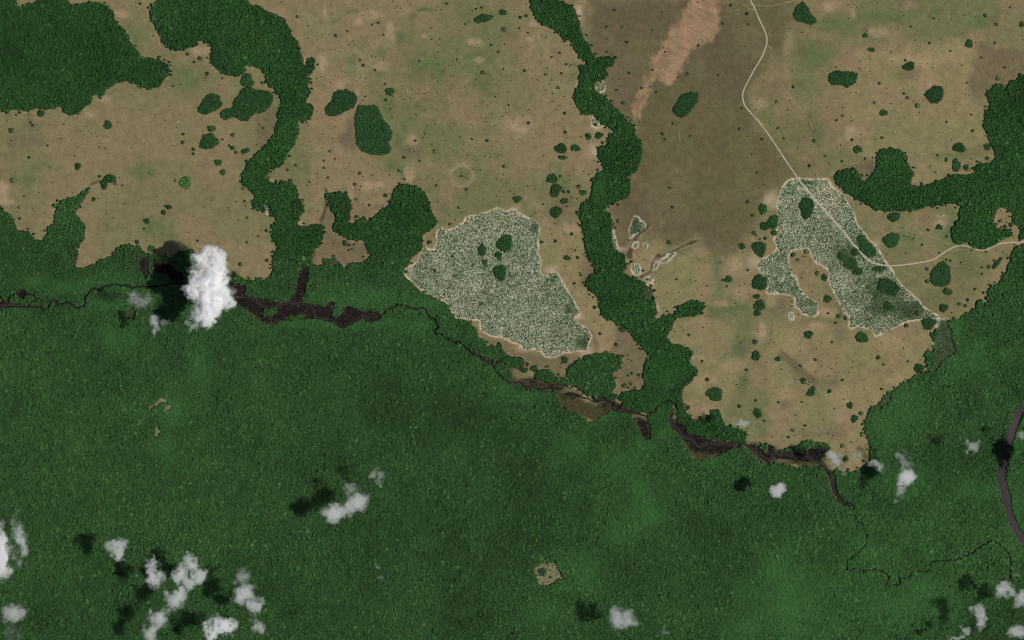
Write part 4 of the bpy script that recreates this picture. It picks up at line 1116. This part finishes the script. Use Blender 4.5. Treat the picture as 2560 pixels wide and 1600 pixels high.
def grove(poly, label, i):
    P = np.array([p[:2] for p in poly])
    c = P.mean(0)
    x0, y0 = P.min(0); x1, y1 = P.max(0)
    step = 3.3
    X, Y = np.meshgrid(np.arange(x0 - 2, x1 + 3, step), np.arange(y0 - 2, y1 + 3, step))
    X = X + (np.arange(X.shape[0]) % 2)[:, None] * step * .5
    X = (X + RNG.uniform(-.35, .35, X.shape) * step).ravel(); Y = (Y + RNG.uniform(-.35, .35, Y.shape) * step).ravel()
    a, b = P, np.roll(P, -1, 0)
    ins = np.zeros(len(X), bool); dist = np.full(len(X), 1e9)
    for (ax, ay), (bx, by) in zip(a, b):
        k = (ay <= Y) != (by <= Y)
        xc = ax + (Y - ay) * (bx - ax) / (by - ay + 1e-12)
        ins ^= k & (X < xc)
        t = np.clip(((X - ax) * (bx - ax) + (Y - ay) * (by - ay)) / ((bx - ax) ** 2 + (by - ay) ** 2 + 1e-9), 0, 1)
        dist = np.minimum(dist, np.hypot(X - ax - t * (bx - ax), Y - ay - t * (by - ay)))
    ins &= dist > .9
    X, Y, dist = X[ins], Y[ins], dist[ins]
    if len(X) == 0:
        X, Y, dist = np.array([c[0]]), np.array([c[1]]), np.array([2.0])
    root = bpy.data.objects.new('grove', None)
    root.location = W(c[0], c[1]); COL.objects.link(root)
    tag(root, label, 'grove', 'isolated groves on the savanna')
    vs, fs, cs, tv, tf = [], [], [], [], []
    n = m = 0
    g_t = lin(35, 62, 32) * random.uniform(.85, 1.15) * (1.25 if i in (101,) else 1)
    if i == 20: g_t = lin(60, 92, 42)
    rg = random.Random(i)
    for x, y, d in zip(X, Y, dist):
        r = step * M * rg.uniform(.72, .98)
        H = rg.uniform(9, 14) * (.6 + .4 * min(1, d / 5))
        tint = np.clip(g_t * math.exp(rg.gauss(0, .22)), 0, 1)
        ox, oy = (x - c[0]) * M, -(y - c[1]) * M
        for lob in range(2):
            j = np.array([rg.uniform(.72, 1.22) for _ in range(42)])[:, None]
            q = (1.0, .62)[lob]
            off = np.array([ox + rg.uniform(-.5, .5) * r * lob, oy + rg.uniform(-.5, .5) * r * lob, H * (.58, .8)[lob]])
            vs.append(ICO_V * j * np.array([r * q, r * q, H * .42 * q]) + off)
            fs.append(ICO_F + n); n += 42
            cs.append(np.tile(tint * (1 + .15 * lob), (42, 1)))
        rr = .45
        b0 = [(ox + rr * math.cos(t), oy + rr * math.sin(t), -.05) for t in (0, 2.09, 4.19)]
        b1 = [(ox + rr * .6 * math.cos(t), oy + rr * .6 * math.sin(t), H * .5) for t in (0, 2.09, 4.19)]
        tv += b0 + b1
        tf += [(m + u, m + (u + 1) % 3, m + 3 + (u + 1) % 3, m + 3 + u) for u in range(3)]
        m += 6
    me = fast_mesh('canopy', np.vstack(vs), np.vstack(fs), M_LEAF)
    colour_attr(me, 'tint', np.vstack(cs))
    o = bpy.data.objects.new('canopy', me); COL.objects.link(o); o.parent = root; o['kind'] = 'stuff'
    t = mesh_obj('trunk', tv, tf, M_BARK, root); t['kind'] = 'stuff'
    GSTAT.append(len(X))
    return root, c, (x1 - x0 + y1 - y0) / 4


LAND = [((1680, 130), 'the pink burnt scar'), ((932, 326), 'the biggest grove'), ((852, 258), 'the bean-shaped grove'), ((1713, 262), 'the oval grove near the scar'),
        ((2008, 38), 'the pear-shaped grove'), ((2107, 197), 'the rectangular grove'), ((2335, 237), 'the plump eastern grove'), ((1786, 985), 'the bare-ringed round grove'),
        ((1240, 690), 'the western heath'), ((2010, 590), 'the road-crossed heath'), ((515, 710), 'the big white cloud'), ((170, 560), 'the left forest finger'),
        ((525, 260), 'the leaning oval grove'), ((463, 456), 'the bright round grove'), ((2229, 600), 'the ragged grove above the road'), ((2352, 690), 'the blocky grove'),
        ((1155, 437), 'the ring-shaped hollow'), ((1385, 470), 'the figure-eight grove'), ((270, 712 - 400), 'the top left forest'), ((2154, 844), 'the solid oval grove'),
        ((2028, 978), 'the heart-shaped grove'), ((1030, 480), 'the rounded forest head'), ((1208, 47), 'the flat oval top grove'), ((2225, 390), 'the eastern forest arm'),
        ((1370, 880), 'the riverside wood'), ((1600, 580), 'the muddy drains'), ((2420, 1100), 'the southeast rainforest'), ((1865, 240), "the road's left bend"),
        ((1357, 1432), 'the rainforest clearing'), ((1710, 770), 'the lens-shaped wood')]
OCT = ['east', 'north-east', 'north', 'north-west', 'west', 'south-west', 'south', 'south-east']
ORD = ['nearest', 'second', 'third', 'fourth', 'fifth', 'sixth', 'seventh', 'eighth', 'ninth', 'tenth', 'eleventh', 'twelfth', 'thirteenth', 'fourteenth',
       'fifteenth', 'sixteenth', 'seventeenth', 'eighteenth', 'nineteenth', 'twentieth']


def place_labels(items, noun_of):
    """items: list of (x, y, r) -> label naming the landmark, the side and the rank outwards"""
    buckets = {}
    for i, (x, y, r) in enumerate(items):
        d = [math.hypot(x - p[0], y - p[1]) for p, _ in LAND]
        k = int(np.argmin(d))
        a = math.atan2(-(y - LAND[k][0][1]), x - LAND[k][0][0])
        o8 = int(round(a / (math.pi / 4))) % 8
        buckets.setdefault((k, o8), []).append((d[k], i))
    out = [''] * len(items)
    for (k, o8), L in buckets.items():
        L.sort()
        for rank, (_, i) in enumerate(L):
            n = noun_of(items[i])
            if len(L) == 1:
                out[i] = '%s, the only one %s of %s' % (n, OCT[o8], LAND[k][1])
            else:
                out[i] = '%s, %s %s of %s' % (n, ORD[min(rank, 19)] if rank == 0 else ORD[min(rank, 19)] + ' out', OCT[o8], LAND[k][1])
    return out


gi_ = 0
for s, lb in GROVES_P:
    grove(T(s), lb, gi_); gi_ += 1
auto = [(T(s)[0], gi) for gi, (s, lb) in enumerate(GROVES_E) if lb is None]
auto_lab = place_labels([(e[0], e[1], max(e[2], e[3])) for e, _ in auto],
                        lambda t: 'small dense grove' if t[2] < 8.5 else ('medium round grove' if t[2] < 12 else 'fair-sized dark grove'))
auto_map = {gi: l for (e, gi), l in zip(auto, auto_lab)}
for gi, (s, lb) in enumerate(GROVES_E):
    grove(ell_poly(T(s)[0], 26, .13, gi), lb or auto_map[gi], gi_); gi_ += 1

TV = []
for k in range(8):
    rg = random.Random(300 + k)
    v, f = crown_geo(rg, 7, .52, rg.uniform(.7, .95))
    v[:, 2] += .15
    me = fast_mesh('crown', v, f, M_LEAF)
    g = (lin(42, 64, 35), lin(50, 74, 42), lin(36, 54, 30), lin(60, 80, 50))[k % 4] * rg.uniform(.85, 1.15)
    colour_attr(me, 'tint', np.clip(np.repeat(g[None] * np.exp(np.random.default_rng(k).normal(0, .2, 7))[:, None], 42, 0), 0, 1))
    tv, tf = trunk_geo(rg, .05, 5)
    TV.append((me, fast_mesh('trunk', tv, tf, M_BARK)))
TREES.sort(key=lambda p: -p[2])
big, small = TREES[:300], TREES[300:]
lab = place_labels(big, lambda t: 'wide bushy tree' if t[2] > 4.6 else ('round green tree' if t[2] > 3.2 else ('small green tree' if t[2] > 2.4 else 'tiny dark tree')))
for i, (p, lb) in enumerate(zip(big, lab)):
    root = bpy.data.objects.new('savanna_tree', None)
    root.location = W(p[0], p[1]); root.rotation_euler.z = random.uniform(0, 6.28)
    r = p[2] * M * 1.05
    root.scale = (r, r * random.uniform(.8, 1.1), min(r * 1.2, 11) * random.uniform(.9, 1.15))
    COL.objects.link(root)
    tag(root, lb, 'tree', 'single trees scattered over the savanna')
    cm, tm = TV[random.randrange(8)]
    for nm, me in (('crown', cm), ('trunk', tm)):
        o = bpy.data.objects.new(nm, me); COL.objects.link(o); o.parent = root

# the smallest bushes: too many to count
sx = [p[0] for p in small]; sy = [p[1] for p in small]; sr = [p[2] * .95 for p in small]
bx, by = RNG.uniform(-90, 2650, 26000), RNG.uniform(-90, 1690, 26000)
dens = .10 + .25 * sm(fbm(bx, by, 90, 3, 470), .5, .7)
for s, w_ in (("@10 1650,750,420,330", .6), ("@10 1500,880,160,120", .5), ("@11 1150,130,400,130", .45), ("@20 250,700,330,500", .35), ("@10 2050,1250,500,260", .3), ("@11 2000,200,400,200", .25), ("@30 1500,550,400,200", .3),
              ("@11 1250,250,300,160", .35), ("@32 700,500,500,400", .12), ("@00 400,1150,350,200", .2), ("@21 600,700,300,300", .2), ("@10 700,650,160,160", .25), ("@31 1300,720,120,90", .3)):
    dens = dens + w_ * ell(bx, by, T(s)[0])
dens = dens * np.where(samp(BURNT_M, bx, by) > .5, .25, 1) * np.where(bx < 640, .5, 1)
free = ~samp(blur(FOREST_MASK, 2) > .02, bx, by) & ~samp(SPECK_MASK | ROAD_MASK | SWAMP_MASK | fills(DRAINS), bx, by)
clr = samp(blur(CLEAR_MASK, 3) > .05, bx, by)
cx_, cy_ = RNG.uniform(360, 440, 900), RNG.uniform(970, 1110, 900)
cx2, cy2 = RNG.uniform(1325, 1420, 900), RNG.uniform(1395, 1475, 900)
cx_, cy_ = np.r_[cx_, cx2], np.r_[cy_, cy2]
kc = samp(CLEAR_MASK, cx_, cy_) & (RNG.random(len(cx_)) < .55 * (1 - .8 * samp(blur(CLEAR_MASK, 7), cx_, cy_)))
sx = np.r_[sx, cx_[kc]]; sy = np.r_[sy, cy_[kc]]; sr = np.r_[sr, np.full(kc.sum(), 1.5)]
q = free & (RNG.random(len(bx)) < dens * 1.3)
sx = np.r_[sx, bx[q]]; sy = np.r_[sy, by[q]]
sr = np.r_[sr, np.exp(RNG.normal(.08, .35, q.sum())).clip(.6, 2.2)] * M
st = lin(46, 57, 34)[None] * np.exp(RNG.normal(0, .25, len(sx)))[:, None]
scatter('small_bushes', sx, sy, sr, sr * .9, st, G_SHRUB, 'tiny dark bushes sprinkled all over the tan savanna', 'bushes')

# ------------------------------------------------------------------ clouds
cmat = bpy.data.materials.new('cloud_vapour'); cmat.use_nodes = True
cnt = cmat.node_tree
for n in list(cnt.nodes):
    if n.type != 'OUTPUT_MATERIAL': cnt.nodes.remove(n)
vs_ = cnt.nodes.new('ShaderNodeVolumeScatter')
vs_.inputs['Color'].default_value = (.9999, .9999, .9999, 1)
vs_.inputs['Density'].default_value = .07   # thin fair-weather vapour
vs_.inputs['Anisotropy'].default_value = 0.45
cnt.links.new(vs_.outputs[0], cnt.nodes['Material Output'].inputs['Volume'])


dmat = cmat.copy(); dmat.name = 'dense_cloud_vapour'
next(n for n in dmat.node_tree.nodes if n.type == 'VOLUME_SCATTER').inputs['Density'].default_value = .05
next(n for n in dmat.node_tree.nodes if n.type == 'VOLUME_SCATTER').inputs['Anisotropy'].default_value = .1


def cloud(spec, h, label, Tm=150.0, seed=0, rag=1.0):
    L = T(spec)
    k = 1 - h / CAM_H
    xs = [e[0] for e in L]; ys = [e[1] for e in L]
    x0 = min(e[0] - e[2] * 1.9 for e in L) - 6; x1 = max(e[0] + e[2] * 1.9 for e in L) + 6
    y0 = min(e[1] - e[3] * 1.9 for e in L) - 6; y1 = max(e[1] + e[3] * 1.9 for e in L) + 6
    st = 1.1
    X, Y = np.meshgrid(np.arange(x0, x1, st), np.arange(y0, y1, st))
    wx = X + ((fbm(X, Y, 20, 4, 500 + seed) - .5) * 34 + (fbm(X, Y, 7, 4, 560 + seed) - .5) * 13) * rag
    wy = Y + ((fbm(X, Y, 20, 4, 520 + seed) - .5) * 34 + (fbm(X, Y, 7, 4, 580 + seed) - .5) * 13) * rag
    s = np.zeros_like(X)
    for e in L:
        d2 = ((wx - e[0]) / (e[2] * 1.5)) ** 2 + ((wy - e[1]) / (e[3] * 1.5)) ** 2
        wgt = e[4] if len(e) > 4 else 1.0
        s = np.maximum(s, wgt * np.clip(1 - d2, 0, 1) ** 1.4) + .2 * wgt * np.clip(1 - d2, 0, 1) * (s > 0)
    f1 = sm(fbm(X, Y, 15 if Tm > 100 else 13, 3 if Tm > 100 else 5, 540 + seed, .5 if Tm > 100 else .6), .22, .78)
    f2 = sm(fbm(X, Y, 4.5, 4, 640 + seed, .6), .2, .8)
    pk = max(e[4] if len(e) > 4 else 1.0 for e in L)
    core = s * (.45 + .75 * f1 + (.10 if Tm > 100 else .22) * f2) - .07 * pk * (1 - f1 * .65 - f2 * .35)
    x_ = np.clip(core / pk, 0, None)
    t = pk * 1.25 * (1 - np.exp(-1.1 * x_ ** (2.3 if Tm > 100 else 1.8)))
    # closed edge
    t[:2] = t[-2:] = 0; t[:, :2] = 0; t[:, -2:] = 0
    t = np.clip(t, 0, None)
    t = np.where(t < .003, 0, t) * Tm
    puff = (fbm(X, Y, 7, 4, 600 + seed) - .5)
    on = t > 0
    cell = on[:-1, :-1] | on[1:, :-1] | on[:-1, 1:] | on[1:, 1:]
    used = np.zeros_like(on)
    used[:-1, :-1] |= cell; used[1:, :-1] |= cell; used[:-1, 1:] |= cell; used[1:, 1:] |= cell
    top = np.full(X.shape, -1); bot = np.full(X.shape, -1)
    nT = used.sum(); top[used] = np.arange(nT)
    nB = (used & on).sum(); bot[used] = top[used]; bot[used & on] = nT + np.arange(nB)
    cx, cy = np.mean(xs), np.mean(ys)
    px_, py_ = (X - cx) * M * k, -(Y - cy) * M * k
    shift = puff * np.minimum(t, 40) * .15
    V = np.vstack([np.column_stack([px_[used], py_[used], (t * .68 + shift)[used]]), np.column_stack([px_[used & on], py_[used & on], (shift - t * .32)[used & on]])])
    J, I = np.where(cell)
    a, b, c, d = (J, I), (J + 1, I), (J + 1, I + 1), (J, I + 1)
    Ft = np.column_stack([top[a], top[b], top[c], top[d]])
    Fb = np.column_stack([bot[a], bot[d], bot[c], bot[b]])
    me = fast_mesh('cloud', V, np.vstack([Ft, Fb]), dmat if Tm > 100 else cmat)
    o = bpy.data.objects.new('cloud', me); COL.objects.link(o)
    gx_, gy_, _ = W(cx, cy)
    o.location = (gx_ * k, gy_ * k, h)
    tag(o, label, 'cloud', 'small clouds drifting over the forest')
    return o


HL = 90 * M * math.tan(SUN_EL)
HB = 100 * M * math.tan(SUN_EL)
CL = [
    ("@01 1960,1190,230,400,.24 1985,925,125,95,1 1990,1090,155,140,1.2 1900,1220,140,115,1.1 2050,1310,140,130,1.2 1960,1430,125,110,1.1 1930,1500,80,55,.7", HB, 'biggest cloud, a thick bright white one over the creek', 150),
    ("@01 1330,1340,100,70,.22 1440,1500,60,40,.3 1250,1290,50,40,.16 @02 1452,60,34,95,.35", HL, 'thin veil of cloud hanging below the big cloud shadow', 95),
    ("@02 1820,60,60,28,.25 1590,30,55,30,.13", HL, 'small wispy tail under the biggest cloud', 95),
    ("@03 10,700,75,230,1 190,610,80,230,.42 165,330,50,75,.16 60,880,70,70,.5", HL, 'tall cloud cut off by the left edge', 115),
    ("@03 140,1260,105,58,.35 40,1320,40,40,.12 130,1430,60,90,.14", HL, 'thin ragged cloud near the bottom left corner', 95),
    ("@03 1085,610,85,62,.6 1115,705,50,48,.55", HL, 'small pale cloud, leftmost of the puffs in the lower left', 95),
    ("@03 1450,785,60,58,.6 1455,910,80,60,.7 1480,1000,48,50,.3", HL, 'two-lobed small cloud right of the leftmost lower puff', 95),
    ("@03 1790,780,75,72,.6 1690,890,62,72,.6 1880,890,62,60,.6 1770,985,70,55,.5", HL, 'ring-like cloud with a gap in its middle, lower left', 95),
    ("@03 1670,1125,88,80,.55 1590,1240,70,40,.3 1480,1320,78,72,.5 1430,1430,72,70,.4", HL, 'long slanting cloud below the ring-like one', 95),
    ("@03 2080,1390,120,80,.9 1990,1460,75,60,.9", HL, 'bright compact cloud at the bottom edge of the lower left group', 105),
    ("@03 2290,920,75,85,.28 2320,1080,95,85,.55 2390,1210,50,60,.5 2400,1380,40,80,.3 @13 20,1200,40,80,.5 15,1390,60,50,.3", HL, 'tall ragged cloud, rightmost of the lower left group', 95),
    ("@13 765,290,115,72,.5 735,370,50,50,.35 960,215,100,72,.5 900,95,60,50,.25", HL, 'slanting double cloud over the middle of the southern rainforest', 95),
    ("@12 1110,1450,48,58,.25 1190,1470,26,50,.2 @13 1170,30,28,30,.22", HL, 'faint little cloud above-right of the slanting double cloud', 95),
    ("@13 1185,905,48,20,.12 1130,815,26,24,.14", HL, 'barely visible wisp in the lower middle of the rainforest', 95),
    ("@23 1050,1310,115,105,.4", HL, 'fluffy round grey-white cloud at the lower middle', 95),
    ("@23 1440,1440,32,32,.13", HL, 'tiny wisp right of the fluffy round cloud', 95),
    ("@22 2150,985,75,46,.42 2250,1110,28,40,.15", HL, 'small pale cloud over the lower right savanna edge', 95),
    ("@32 620,1295,80,42,.32 640,1360,58,40,.25 720,1430,60,40,.15", HL, 'soft cloud where the savanna tip meets the creek', 95),
    ("@32 840,1265,40,52,.13", HL, 'faint veil over the savanna tip', 95),
    ("@32 1025,1380,52,46,.4", HL, 'small oblong cloud right of the savanna tip', 95),
    ("@32 1255,1275,50,50,.28 1300,1370,60,72,.33 1310,1490,92,62,.7 @33 1290,20,78,52,.75 1270,105,40,40,.3 1220,200,42,30,.2", HL, 'tall tapering cloud over the eastern rainforest', 95),
    ("@32 1930,1190,72,46,.25 1970,1240,30,40,.2", HL, 'faint cloud left of the purple river', 95),
    ("@32 2410,1105,48,52,.5 2590,1290,75,110,1.6", HL, 'small cloud at the right edge beside the purple river, unseen lobe added to shade it', 95),  # thick second lobe lies out of view, added to cast shade on the river
    ("@33 105,88,56,58,.6", HL, 'lone round white puff south of the lower right savanna', 95),
    ("@33 2245,1045,72,62,.4 2360,900,50,32,.16", HL, 'soft cloud near the right edge, uppermost of the corner group', 95),
    ("@33 2400,1130,72,75,.42", HL, 'pale cloud on the right edge in the corner group', 95),
    ("@33 2000,1320,46,105,.4 1960,1225,42,40,.28", HL, 'upright narrow cloud in the lower right corner group', 95),
    ("@33 1860,1410,36,46,.42", HL, 'little cloud left of the upright narrow one', 95),
    ("@33 2360,1430,76,75,.36", HL, 'misty cloud in the bottom right corner', 95),
    ("@33 1785,1500,62,26,.3", HL, 'flat cloud strip at the bottom edge near the corner group', 95)]
for i, (sp, h, lb, tm) in enumerate(CL):
    cloud(sp, h, lb, tm, i * 3)
print('trees', len(fx), 'shrubs', len(hx), 'grove trees', sum(GSTAT), 'bushes', len(sx))
